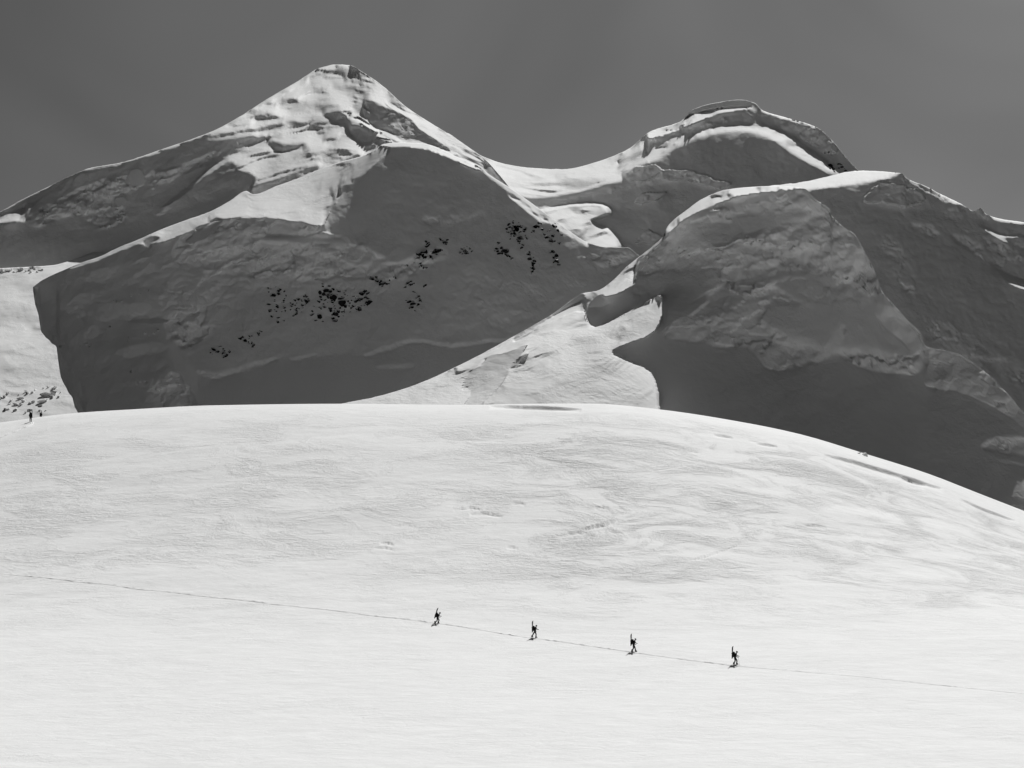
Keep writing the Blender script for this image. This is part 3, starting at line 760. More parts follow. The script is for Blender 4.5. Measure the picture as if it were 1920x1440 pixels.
# ------------------------------------------------------------------ B: the right ridge behind the serac
B = Sheet('right_ridge', 1180, 2010, [(1180, 560), (1230, 490), (1262, 440), (1300, 402), (1340, 374), (1380, 360), (1440, 349), (1500, 342), (1560, 329), (1590, 322), (1620, 320), (1690, 325), (1702, 335), (1740, 351), (1760, 362),
          (1800, 381), (1828, 396), (1838, 390), (1850, 402), (1880, 411), (1920, 417), (2010, 445)],
          [(1180, 700), (1400, 760), (1700, 900), (2010, 980)], (57.5, 3, 0.35), (1750, 600, 860), seed=500, step=2.2)
B.R([(1290, 400), (1340, 370), (1380, 354), (1440, 344), (1500, 338), (1560, 324), (1590, 316), (1620, 314), (1700, 322), (1650, 340), (1560, 351), (1510, 357), (1440, 367), (1380, 377), (1300, 412)], 14, 10, 2, 2)
B.R([(1615, 375), (1640, 350), (1655, 340), (1700, 350), (1722, 355), (1738, 375), (1700, 390), (1660, 378), (1630, 382)], 86, 0, 1.2, 6, 0.9)
B.push([(1615, 375), (1640, 350), (1655, 340), (1700, 350), (1722, 355), (1738, 375), (1700, 390), (1660, 378), (1630, 382)], 4, 1, 5)
B.R([(1690, 330), (1702, 333), (1740, 350), (1800, 380), (1828, 394), (1815, 396), (1770, 376), (1720, 350)], 60, 30, 1, 2, 0.6)
B.R([(1768, 408), (1775, 392), (1800, 386), (1812, 396), (1800, 405), (1780, 410)], 85, 0, 1, 3, 0.6)
B.R([(1800, 400), (1828, 394), (1838, 387), (1846, 400), (1838, 414), (1815, 408)], 88, 0, 1, 2, 0.5)
B.R([(1760, 360), (1800, 379), (1808, 386), (1795, 384), (1762, 366)], 25, 20, 0.7, 1)
B.R([(1840, 400), (1880, 410), (1925, 415), (2010, 440), (2010, 446), (1925, 421), (1880, 417), (1845, 408)], 28, 20, 0.8, 1)
B.R([(1838, 418), (1860, 432), (1890, 440), (1925, 443), (1925, 448), (1890, 446), (1858, 440), (1836, 424)], 26, 20, 0.8, 1.5)
B.R([(1846, 425), (1880, 440), (1892, 456), (1886, 458), (1860, 440)], 24, 10, 0.8, 1)
B.R([(1850, 446), (1880, 452), (1895, 470), (1890, 490), (1860, 480), (1848, 466)], 81, 0, 1.5, 4, 0.8)
B.R([(1898, 450), (1925, 446), (1990, 470), (1990, 500), (1920, 494), (1900, 478)], 83, 0, 1.5, 4, 1.0)
B.R([(1866, 502), (1880, 508), (1925, 525), (1990, 550), (1990, 570), (1925, 547), (1885, 530)], 18, 10, 1, 1.5, 0.2)
B.R([(1710, 430), (1740, 428), (1758, 434), (1752, 444), (1735, 438)], 81, 0, 1.5, 2, 0.4)
B.R([(1888, 690), (1898, 688), (1918, 715), (1922, 735), (1905, 725)], 40, 20, 1, 3, 1.0)
B.R([(1560, 360), (1700, 390), (1800, 420), (1850, 500), (1925, 600), (1925, 800), (1800, 760), (1700, 560), (1620, 420)], 56, 5, 20, 5, 0.3)
B.R([(1740, 600), (1860, 660), (1920, 700), (1925, 720), (1850, 690), (1750, 640)], 55, 5, 8, 5, 0.7)
for poly, al in [([(1780, 405), (1800, 388), (1826, 398), (1812, 410)], 84), ([(1838, 392), (1860, 408), (1856, 424), (1836, 414)], 82), ([(1780, 440), (1830, 452), (1860, 470), (1890, 500), (1850, 490), (1800, 462)], 72),
                 ([(1700, 420), (1740, 424), (1762, 436), (1752, 446), (1720, 434)], 70), ([(1745, 600), (1790, 612), (1815, 630), (1770, 628)], 68), ([(1650, 430), (1700, 470), (1720, 560), (1690, 540), (1660, 480)], 63)]:
    B.R(poly, al, 3, 2.5, 6, 0.7)
B.mottle = 0.5; B.jag = 1.6
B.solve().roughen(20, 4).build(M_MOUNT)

# ------------------------------------------------------------------ A: the near right serac hump and its ramp
A = Sheet('serac_hump', 590, 2010, [(590, 772), (640, 757), (700, 745), (760, 728), (800, 713), (850, 690), (900, 665), (960, 632), (1000, 610), (1040, 586), (1075, 560), (1092, 550), (1120, 545), (1150, 525), (1175, 500), (1195, 484),
           (1225, 461), (1243, 443), (1252, 424), (1287, 394), (1320, 371), (1360, 356), (1400, 351), (1440, 349), (1490, 350), (1512, 355), (1522, 367), (1532, 376), (1556, 391), (1560, 404), (1580, 424), (1604, 441), (1610, 452),
           (1622, 472), (1640, 508), (1655, 548), (1680, 575), (1702, 600), (1725, 624), (1736, 648), (1748, 653), (1790, 660), (1850, 700), (1900, 750), (1920, 775), (2010, 850)],
          [(590, 830), (1240, 830), (1400, 860), (1740, 970), (2010, 1090)], (55, 0, 0.12), (1100, 700, 480), seed=600)
A.R([(590, 780), (640, 752), (760, 722), (870, 676), (960, 628), (1040, 580), (1092, 546), (1120, 542), (1150, 520), (1195, 480), (1212, 470), (1200, 490), (1190, 515), (1194, 530), (1165, 552), (1135, 570), (1125, 614),
     (1170, 590), (1210, 568), (1240, 550), (1242, 598), (1226, 628), (1165, 648), (1142, 660), (1182, 680), (1216, 692), (1233, 722), (1237, 775), (1237, 840), (590, 840)], 15, -10, 0.8, 0.3, 0.08)
A.R([(960, 760), (1040, 720), (1100, 690), (1145, 668), (1200, 695), (1225, 730), (1225, 770), (960, 790)], 25, -5, 12, 3)
A.R([(1150, 640), (1200, 600), (1246, 560), (1245, 598), (1226, 628)], 27, 0, 6, 2)
A.R([(955, 636), (1010, 600), (1060, 566), (1092, 548), (1100, 556), (1056, 582), (1022, 602), (978, 640)], 57, 0, 1, 2, 0.3)
A.R([(960, 645), (985, 632), (1000, 618), (990, 612), (970, 628)], 58, 0, 1, 2, 0.3)
A.R([(862, 736), (878, 700), (908, 680), (914, 666), (948, 661), (990, 643), (982, 657), (958, 688), (948, 710), (928, 733), (900, 762), (880, 800), (850, 800), (868, 762), (884, 740), (878, 722)], 64, -5, 0.8, 2, 0.15)
A.R([(868, 762), (886, 738), (920, 732), (934, 724), (900, 762), (880, 800), (850, 800)], 62, -10, 0.8, 1.5, 0.02)
A.R([(955, 690), (975, 668), (992, 660), (985, 672), (965, 690)], 62, -5, 0.8, 1, 0.05)
A.R([(1094, 577), (1120, 558), (1145, 556), (1180, 540), (1190, 530), (1200, 540), (1215, 560), (1165, 590), (1118, 616), (1102, 608)], 59, -5, 1, 2, 0.1)
A.R([(1098, 577), (1124, 548), (1136, 560), (1146, 568), (1125, 577)], 85, -5, 0.8, 1, 0.15)
A.R([(1175, 560), (1200, 520), (1250, 500), (1300, 530), (1330, 560), (1300, 590), (1262, 600), (1246, 598), (1246, 546)], 57, -8, 3, 3, 0.25)
# the serac face
A.R([(1193, 512), (1200, 488), (1245, 446), (1266, 428), (1302, 401), (1350, 381), (1400, 364), (1480, 354), (1512, 358), (1530, 378), (1556, 393), (1605, 446), (1640, 508), (1680, 578), (1740, 652), (1738, 692), (1690, 697), (1640, 692),
     (1600, 684), (1566, 664), (1540, 676), (1500, 692), (1446, 700), (1430, 684), (1400, 648), (1350, 652), (1290, 640), (1235, 634), (1262, 604), (1292, 592), (1335, 562), (1300, 528), (1262, 505), (1240, 510), (1210, 518)], 80, 0, 2, 6, 0.55)
A.R([(1402, 585), (1480, 560), (1560, 560), (1640, 568), (1715, 640), (1700, 672), (1640, 660), (1590, 660), (1500, 645), (1440, 612)], 62, 2, 8, 8, 0.12)
A.R([(1330, 430), (1420, 420), (1500, 430), (1560, 520), (1500, 560), (1400, 570), (1340, 530)], 66, 5, 8, 8, 0.9)
A.R([(1505, 362), (1530, 380), (1556, 394), (1545, 402), (1520, 396)], 88, 10, 1, 2, 0.3)
A.R([(1300, 520), (1340, 498), (1350, 530), (1340, 545), (1310, 548)], 88, -5, 1, 3, 0.4)
A.R([(1350, 590), (1360, 560), (1400, 590), (1440, 570), (1420, 610), (1450, 640), (1480, 620), (1470, 660), (1440, 690), (1400, 640), (1370, 640)], 87, -5, 1, 5, 0.5)
A.R([(1540, 660), (1570, 620), (1580, 600), (1590, 640), (1560, 668), (1520, 684)], 85, 5, 1.5, 3, 0.3)
A.R([(1590, 682), (1640, 672), (1690, 668), (1735, 680), (1736, 700), (1690, 702), (1640, 700)], 85, 0, 1.5, 4, 0.5)
A.R([(1640, 595), (1660, 560), (1700, 598), (1736, 650), (1720, 668), (1690, 640), (1650, 610)], 83, 8, 2, 3, 0.3)
A.R([(1190, 490), (1240, 442), (1250, 420), (1287, 388), (1320, 366), (1360, 350), (1400, 345), (1440, 343), (1490, 345), (1512, 352), (1480, 355), (1400, 363), (1350, 379), (1302, 399), (1264, 426), (1247, 446), (1200, 488)], 14, 15, 1, 1)
A.R([(1235, 632), (1262, 602), (1300, 600), (1340, 620), (1350, 648), (1290, 640)], 81, -5, 1, 4, 0.6)
A.R([(1220, 652), (1245, 648), (1268, 658), (1262, 676), (1238, 672)], 81, -5, 1.5, 3, 0.5)
for poly, al, ro in [([(1215, 490), (1262, 440), (1310, 408), (1390, 388), (1410, 410), (1340, 440), (1300, 500), (1250, 500)], 87, 0.5), ([(1345, 480), (1400, 448), (1450, 452), (1470, 490), (1430, 530), (1370, 528)], 88, 0.6),
                     ([(1480, 440), (1540, 420), (1600, 470), (1625, 530), (1560, 520), (1500, 480)], 86, 0.6), ([(1300, 430), (1420, 400), (1500, 390), (1520, 410), (1430, 430), (1340, 470)], 60, 0.2), ([(1440, 520), (1530, 500), (1610, 550), (1560, 570), (1470, 560)], 58, 0.3),
                     ([(1262, 520), (1320, 500), (1345, 540), (1300, 575)], 60, 0.3)]:
    A.R(poly, al, 0, 5, 9, ro)
# fan under the serac and the lower right folds
A.R([(1150, 658), (1235, 640), (1290, 646), (1350, 656), (1400, 655), (1435, 695), (1500, 698), (1566, 670), (1640, 700), (1738, 704), (1780, 720), (1850, 770), (2010, 880), (2010, 1100), (1238, 900), (1238, 722), (1216, 692), (1182, 680)], 49, 0, 2, 2, 0.12)
A.R([(1500, 800), (1700, 800), (1850, 830), (2010, 900), (2010, 1100), (1500, 960)], 53, -5, 20, 3, 0.05)
A.R([(1740, 652), (1790, 657), (1850, 698), (1900, 748), (1925, 775), (2010, 850), (2010, 880), (1915, 800), (1860, 760), (1800, 735), (1760, 730), (1738, 704)], 66, 5, 2, 3, 0.4)
A.R([(1730, 728), (1752, 712), (1776, 722), (1800, 716), (1798, 730), (1760, 732)], 85, 0, 1.5, 3, 0.4)
A.R([(1836, 840), (1860, 824), (1925, 820), (2010, 850), (2010, 880), (1925, 856), (1865, 848)], 79, 0, 1.5, 3, 0.5)
A.R([(1860, 858), (1890, 864), (1925, 872), (1925, 878), (1885, 870)], 68, 0, 1, 1, 0.2)
A.push([(580, 860), (580, 770), (760, 731), (960, 641), (1030, 603), (1095, 578), (1103, 608), (1120, 616), (1170, 590), (1236, 551), (1242, 560), (1241, 598), (1224, 628), (1165, 648), (1142, 660), (1182, 680), (1216, 692), (1233, 722), (1237, 775), (1237, 860)], 26, 0, 0)
A.mottle = 0.45; A.jag = 1.0; A.streak = (0.22, 0.85, 14.0, 90.0)
A.solve().roughen(21, 3.5).build(M_MOUNT, back=((3, 1), (12, 6), (60, 25), (230, 70)))  # unseen back plateau, drawn out to send sunlight onto the right ridge

# ------------------------------------------------------------------ rocks and ice blocks
rng = random.Random(11)
def chunk_mesh(name, seed, mat, flat=0.6, cuts=7):
    """an angular block: a subdivided cube sliced by random planes"""
    r = random.Random(seed)
    bm = bmesh.new()
    bmesh.ops.create_icosphere(bm, subdivisions=2, radius=1.0)
    for _ in range(cuts):
        n = Vector((r.uniform(-1, 1), r.uniform(-1, 1), r.uniform(-1, 1))).normalized()
        d = r.uniform(0.45, 0.8)
        bmesh.ops.bisect_plane(bm, geom=bm.verts[:] + bm.edges[:] + bm.faces[:], plane_co=n * d, plane_no=n, clear_outer=True)
        ed = [e for e in bm.edges if e.is_boundary]
        if ed: bmesh.ops.holes_fill(bm, edges=ed)
    bmesh.ops.convex_hull(bm, input=bm.verts[:])
    for v in bm.verts: v.co.z *= flat
    bmesh.ops.dissolve_limit(bm, angle_limit=0.12, verts=bm.verts[:], edges=bm.edges[:])
    bmesh.ops.recalc_face_normals(bm, faces=bm.faces[:])
    me = bpy.data.meshes.new(name); bm.to_mesh(me); bm.free()
    me.materials.append(mat)
    return me
ROCKS = [chunk_mesh('rock', 100 + k, M_ROCK, 0.45, 12) for k in range(10)]
ICES = [chunk_mesh('ice_block', 200 + k, M_ICE, 0.7) for k in range(10)]

def outcrop(sheet, label, spots, group='rock outcrops in the shaded snow face'):
    """spots: (px, py, width px, height px); every rock is a piece of the outcrop"""
    c = sheet.point(sum(s[0] for s in spots) / len(spots), max(s[1] for s in spots))
    root = bpy.data.objects.new('rock_outcrop', None); COL.objects.link(root)
    root.location = c; root.empty_display_size = 1
    tag(root, label, 'rock', group)
    more = []
    if len(spots) < 20:
        for px, py, w, h in spots:
            for _ in range(2): more.append((px + rng.uniform(-.7, .7) * w, py + rng.uniform(-.8, .8) * h, w * rng.uniform(.35, .6), h * rng.uniform(.35, .7)))
    for px, py, w, h in spots + more:
        p = sheet.point(px, py); m = p.y / F_PX
        o = bpy.data.objects.new('rock', rng.choice(ROCKS)); COL.objects.link(o)
        o.parent = root
        o.location = p - c + Vector((0, 0.2 * w * m, 0))
        o.scale = (0.76 * w * m, 0.5 * (w + h) * 0.5 * m, 0.70 * h * m / 0.45)
        o.rotation_euler = (rng.uniform(-.5, .5), rng.uniform(-.7, 1.1), rng.uniform(-.8, .8))
    return root

def scatter(poly, n, smin, smax, seed):
    r = random.Random(seed); out = []
    xs = [p[0] for p in poly]; ys = [p[1] for p in poly]
    k = 0
    while len(out) < n and k < n * 60:
        k += 1
        x = r.uniform(min(xs), max(xs)); y = r.uniform(min(ys), max(ys))
        if not inside(poly, np.array([x]), np.array([y]))[0]: continue
        w = smin + (smax - smin) * r.random() ** 2
        if any(abs(x - a) < (w + c) * 0.26 and abs(y - b) < (w + c) * 0.16 for a, b, c, d in out): continue
        out.append((x, y, w, w * r.uniform(0.45, 0.9)))
    return out

outcrop(C, 'loose speckle of black rocks at the left end of the large outcrop row', scatter([(502, 540), (515, 530), (545, 548), (562, 560), (550, 600), (510, 606), (503, 580)], 46, 3, 9, 1))
outcrop(C, 'slanting streak of black rocks between the speckled and the dense outcrops', scatter([(556, 575), (575, 548), (582, 552), (570, 582), (552, 600)], 18, 3, 8, 2))
outcrop(C, 'largest and densest cluster of black rocks in the shaded face below the ice cliff', scatter([(580, 590), (600, 545), (606, 528), (625, 538), (650, 540), (660, 555), (690, 545), (694, 572), (660, 590), (620, 606), (590, 602)], 100, 3.2, 12, 3)
        + [(640, 572, 20, 16), (625, 560, 14, 12), (684, 548, 11, 9), (690, 570, 10, 8), (628, 590, 12, 9)])
outcrop(C, 'lowest small group of black rocks above the long snow lip', [(400, 656, 9, 7), (408, 660, 8, 5), (420, 662, 10, 5), (424, 668, 8, 5), (430, 660, 6, 4), (396, 662, 5, 3), (412, 650, 5, 3), (418, 655, 5, 3)])
outcrop(C, 'small black rocks up and right of the lowest group', [(450, 636, 9, 5), (460, 640, 9, 6), (468, 632, 6, 4), (476, 648, 8, 6), (484, 626, 9, 5), (490, 622, 6, 3), (472, 644, 7, 4), (456, 632, 5, 3)])
outcrop(C, 'compact black rock with jagged steps under the rounded dome, upper left of centre', [(800, 462, 13, 12), (796, 474, 16, 10), (812, 472, 14, 8), (824, 470, 12, 9), (788, 478, 12, 6), (784, 484, 9, 4), (806, 482, 14, 6), (833, 454, 11, 6), (826, 450, 8, 4), (837, 458, 6, 4)])
outcrop(C, 'single small oval outcrop alone between the jagged rock and the ridge rocks', [(866, 468, 10, 5), (874, 476, 13, 6), (880, 466, 7, 4), (862, 474, 8, 4), (872, 470, 8, 5), (884, 472, 5, 3)])
outcrop(C, 'black slanting rock just above right of the dense cluster', [(698, 524, 9, 7), (708, 528, 12, 9), (718, 532, 11, 7), (726, 534, 9, 5), (704, 520, 6, 4), (741, 521, 5, 3), (730, 526, 5, 3)])
outcrop(C, 'thin column of black rock pieces ending in a crescent block', [(764, 531, 9, 5), (772, 534, 8, 5), (760, 538, 5, 3), (776, 548, 8, 3), (784, 556, 7, 4), (787, 564, 6, 5), (766, 567, 9, 5), (776, 570, 15, 8), (772, 577, 9, 4), (784, 572, 8, 6), (797, 536, 8, 4), (778, 583, 5, 3)])
outcrop(C, 'two tiny rock specks below the jagged rock', [(790, 498, 6, 4), (797, 502, 8, 4), (788, 494, 4, 3), (764, 498, 4, 3)])
outcrop(C, 'large black rock rib high on the right edge of the shaded face', scatter([(945, 425), (965, 410), (985, 425), (990, 455), (980, 468), (960, 455), (948, 440)], 52, 3.2, 9, 5) + [(968, 430, 11, 10), (975, 448, 10, 10)])
outcrop(C, 'round black rock knob left of the high rib', [(938, 476, 12, 8), (946, 472, 13, 9), (952, 480, 12, 8), (932, 468, 8, 6), (940, 466, 8, 5), (934, 456, 6, 4), (960, 484, 5, 3)])
outcrop(C, 'black rocks beside the sunlit ridge edge', [(1004, 426, 9, 8), (1010, 418, 8, 6), (1016, 430, 7, 6), (1000, 434, 6, 5), (1037, 424, 12, 7), (1046, 434, 9, 5), (1030, 432, 6, 4), (1052, 441, 7, 4)])
outcrop(C, 'small black block under the ridge-edge rocks', [(1024, 446, 9, 6), (1031, 452, 12, 8), (1036, 444, 7, 5), (1020, 440, 5, 4), (1048, 456, 6, 3)])
outcrop(C, 'narrow drooping tail of black rock below the round knob', [(990, 478, 8, 6), (994, 486, 9, 7), (998, 495, 9, 8), (998, 504, 9, 6), (1002, 490, 6, 5), (996, 511, 6, 4)])
outcrop(C, 'narrow black rock nearest the notch in the ridge', [(1036, 472, 9, 5), (1042, 480, 9, 9), (1044, 490, 9, 8), (1038, 484, 5, 5), (1047, 497, 6, 4)])
outcrop(E, 'black rocks on the far right skyline shoulder', [(1556, 312, 9, 8), (1562, 318, 8, 6), (1549, 288, 7, 3), (1574, 308, 7, 4), (1579, 314, 8, 6), (1585, 320, 6, 4), (1554, 285, 4, 2)], 'rock outcrops of the far summit')

def ice_block(sheet, px, py, w, h, label, group, sink=0.25, pt=None):
    p = pt or sheet.point(px, py); m = p.y / F_PX
    o = bpy.data.objects.new('ice_block', rng.choice(ICES)); COL.objects.link(o)
    o.location = p + Vector((0, 0, h * m * (0.5 - sink)))
    o.scale = (0.62 * w * m, 0.45 * (w + h) * 0.5 * m, 0.62 * h * m / 0.7)
    o.rotation_euler = (rng.uniform(-.3, .3), rng.uniform(-.3, .3), rng.uniform(0, 6))
    tag(o, label, 'ice block', group)
    return o
g1 = 'fallen ice blocks at the foot of the sunlit slope'
lab = 'small fallen ice block among the debris on the sunlit slope at far left'
for x, y, w, h in [(8, 745, 9, 5), (14, 738, 10, 5), (3, 746, 6, 4), (10, 769, 12, 5), (28, 770, 12, 5), (38, 748, 12, 4), (22, 752, 10, 4), (44, 753, 12, 5), (52, 738, 12, 4), (60, 738, 7, 5), (48, 735, 6, 4), (36, 741, 5, 3), (56, 758, 10, 5),
                   (62, 755, 7, 5), (76, 761, 9, 3), (92, 727, 10, 5), (100, 730, 9, 5), (98, 745, 9, 5), (110, 746, 8, 5), (114, 736, 4, 3), (75, 770, 7, 3), (48, 774, 6, 3), (18, 758, 8, 3), (30, 759, 12, 4), (66, 732, 7, 4), (82, 729, 5, 3),
                   (40, 759, 9, 5), (16, 769, 6, 4), (104, 727, 6, 4), (55, 770, 8, 4), (86, 770, 6, 2)]:
    col_ = 'left' if x < 28 else 'middle' if x < 62 else 'right'; row_ = 'upper' if y < 742 else 'lower' if y > 757 else 'central'
    ice_block(G, x, y, w, h, '%s ice block in the %s %s part of the debris on the sunlit slope' % ('small' if w < 9 else 'flat', row_, col_), g1)
ice_block(G, 88, 743, 24, 9, 'largest ice block of the debris on the sunlit slope at far left', g1)
ice_block(G, 100, 738, 18, 8, 'second largest ice block, leaning on the largest one at far left', g1)
ice_block(G, 80, 754, 20, 7, 'low grey ice block just below the largest one at far left', g1)
g2 = 'ice crumbs along the foot of the dark cliff'
for k in range(16):
    ice_block(G, 2 + k * 5.2 + rng.uniform(-2, 2), 507 + rng.uniform(-2, 4), rng.uniform(5, 9), rng.uniform(2.5, 4), 'ice crumb in the %s third of the row below the dark cliff at far left' % ('left' if k < 5 else 'middle' if k < 11 else 'right'), g2)
g3 = 'ice rubble on the shaded shoulder'
for x, y, w, h in [(163, 646, 7, 5), (168, 650, 5, 4), (120, 645, 6, 5), (113, 650, 4, 3), (206, 614, 6, 4), (200, 620, 5, 4), (272, 626, 5, 4), (280, 630, 4, 4), (288, 626, 5, 5), (296, 620, 5, 4), (240, 634, 4, 3), (150, 650, 4, 3), (218, 566, 6, 4),
                   (228, 566, 5, 4), (212, 565, 5, 3), (245, 698, 6, 5), (240, 640, 5, 4), (76, 574, 4, 3), (262, 552, 5, 4), (246, 556, 5, 3), (278, 545, 5, 4)]:
    ice_block(C, x, y, w, h, 'small ice lump on the %s %s of the shaded icefall shoulder' % ('upper' if y < 580 else 'middle' if y < 632 else 'lower', 'left' if x < 180 else 'centre' if x < 250 else 'right'), g3)
g4 = 'snow lumps along the dome crest'
for (x, y, w, h), lb in zip([(1622, 853, 12, 8), (1610, 849, 12, 3)], ['upright snow lump on the crest above the long crevasse', 'low snow lump beside the upright one on the crest']):
    ice_block(None, x, y, w, h, lb, g4, 0.3, field_point(x, y + 1.5))

# ------------------------------------------------------------------ the boot track across the basin
def build_track(name, pts, width, high, seed, fade=None):
    p = np.array(pts, float)
    d = np.concatenate([[0], np.cumsum(np.hypot(np.diff(p[:, 0]), np.diff(p[:, 1])))])
    n = int(d[-1] / 2.2)
    s = np.linspace(0, d[-1], n)
    px = np.interp(s, d, p[:, 0]); py = np.interp(s, d, p[:, 1])
    key = np.array([field_point(a, b) for a, b in zip(p[:, 0], p[:, 1])])
    pos = np.stack([np.interp(s, d, key[:, k]) for k in range(3)], -1)
    tx = np.gradient(pos[:, 0]); ty = np.gradient(pos[:, 1]); ln = np.hypot(tx, ty)
    nx_, ny_ = -ty / ln, tx / ln
    prof = [(-1.0, -0.03), (-0.72, 0.35), (-0.55, 1.0), (-0.30, 0.12), (0.0, 0.05), (0.30, 0.14), (0.55, 0.9), (0.75, 0.3), (1.0, -0.03)]
    sd = np.arange(n) * 0.37
    amp = np.clip(0.75 + 1.0 * pnoise(sd * 0.35, sd * 0, seed=seed + 9), 0.05, 1.3)
    if fade: amp = amp * np.where(px > fade, 0.45, 1.0)
    rows = []
    for k, (a, h) in enumerate(prof):
        lump = np.clip(0.75 + 0.9 * pnoise(sd * 1.3, sd * 0 + k * 0.31, seed=seed), 0.1, 1.7)
        jit = 0.10 * pnoise(sd * 0.9, sd * 0 + k * 1.7 + 9, seed=seed + 3)
        jit = jit + 0.25 * pnoise(sd * 0.12, sd * 0 + 3, seed=seed + 5)
        x = pos[:, 0] + nx_ * (a * width + jit); y = pos[:, 1] + ny_ * (a * width + jit)
        z = field_z(x, y) + 0.02 + np.where(h > 0, h * high * lump * amp, h)
        rows.append(np.stack([x, y, z], -1))
    P = np.array(rows)
    if pos[-1, 0] > pos[0, 0]: P = P[::-1]
    o = mesh_grid(name, P, M_FIELD); tag(o, kind='structure')
build_track('boot_track', [(-60, 1068), (0, 1075), (140, 1090), (300, 1108), (480, 1128), (640, 1146), (760, 1161), (822, 1169), (920, 1184), (1004, 1197), (1100, 1210), (1188, 1223), (1280, 1236), (1378, 1248), (1480, 1257), (1600, 1267), (1750, 1283), (1920, 1300), (1990, 1307)], 0.30, 0.065, 3, fade=1400)
build_track('boot_track', [(-60, 840), (0, 821), (30, 809), (52, 800), (60, 796), (60, 792)], 0.42, 0.42, 8)

# ------------------------------------------------------------------ the climbers
def to_mesh(name, o, mat_fn, mats):
    dg = bpy.context.evaluated_depsgraph_get()
    me = bpy.data.meshes.new_from_object(o.evaluated_get(dg))
    me.name = name
    old = o.data
    bpy.data.objects.remove(o); bpy.data.meshes.remove(old)
    me.materials.clear()
    for m in mats: me.materials.append(m)
    for f in me.polygons:
        f.material_index = mat_fn(f.center); f.use_smooth = True
    return me

def skin_body(V, Ed, root, name, mat_fn, mats):
    me = bpy.data.meshes.new(name); me.from_pydata([v[:3] for v in V], Ed, [])
    o = bpy.data.objects.new(name, me); COL.objects.link(o)
    md = o.modifiers.new('skin', 'SKIN'); md.use_smooth_shade = True
    for i, v in enumerate(V):
        sv = me.skin_vertices[0].data[i]
        sv.radius = (v[3], v[4] if len(v) > 4 else v[3]); sv.use_root = (i == root)
    sub = o.modifiers.new('sub', 'SUBSURF'); sub.levels = 1; sub.render_levels = 1
    bpy.context.view_layer.update()
    return to_mesh(name, o, mat_fn, mats)

def box_mesh(name, mat, sections):
    """closed loft through rounded rectangles (centre, half x, half y) along z"""
    bm = bmesh.new(); rings = []
    for c, hx, hy in sections:
        ring = []
        for a, b in ((-1, -.6), (-.6, -1), (.6, -1), (1, -.6), (1, .6), (.6, 1), (-.6, 1), (-1, .6)):
            ring.append(bm.verts.new((c[0] + a * hx, c[1] + b * hy, c[2])))
        rings.append(ring)
    for r1, r2 in zip(rings[:-1], rings[1:]):
        for k in range(8): bm.faces.new((r1[k], r1[(k + 1) % 8], r2[(k + 1) % 8], r2[k]))
    bm.faces.new(rings[0][::-1]); bm.faces.new(rings[-1])
    bmesh.ops.recalc_face_normals(bm, faces=bm.faces[:])
    me = bpy.data.meshes.new(name); bm.to_mesh(me); bm.free(); me.materials.append(mat)
    for f in me.polygons: f.use_smooth = len(f.vertices) == 4
    return me

def tube_mesh(name, mat, pts, rad, flat=1.0):
    bm = bmesh.new(); rings = []
    for i, p in enumerate(pts):
        p = Vector(p); a = Vector(pts[max(i - 1, 0)]); b = Vector(pts[min(i + 1, len(pts) - 1)])
        t = (b - a).normalized(); s = t.cross(Vector((0, 1, 0.01))).normalized(); q = s.cross(t)
        r = rad[i] if isinstance(rad, (list, tuple)) else rad
        rings.append([bm.verts.new(p + (s * math.cos(k * math.pi / 3) * flat + q * math.sin(k * math.pi / 3)) * r) for k in range(6)])
    for r1, r2 in zip(rings[:-1], rings[1:]):
        for k in range(6): bm.faces.new((r1[k], r1[(k + 1) % 6], r2[(k + 1) % 6], r2[k]))
    bm.faces.new(rings[0][::-1]); bm.faces.new(rings[-1])
    bmesh.ops.recalc_face_normals(bm, faces=bm.faces[:])
    me = bpy.data.meshes.new(name); bm.to_mesh(me); bm.free(); me.materials.append(mat)
    return me

def link(name, me, parent=None, mw=None, loc=None):
    o = bpy.data.objects.new(name, me); COL.objects.link(o)
    if parent is not None: o.parent = parent
    if mw is not None: o.matrix_world = mw
    if loc is not None: o.location = loc
    return o

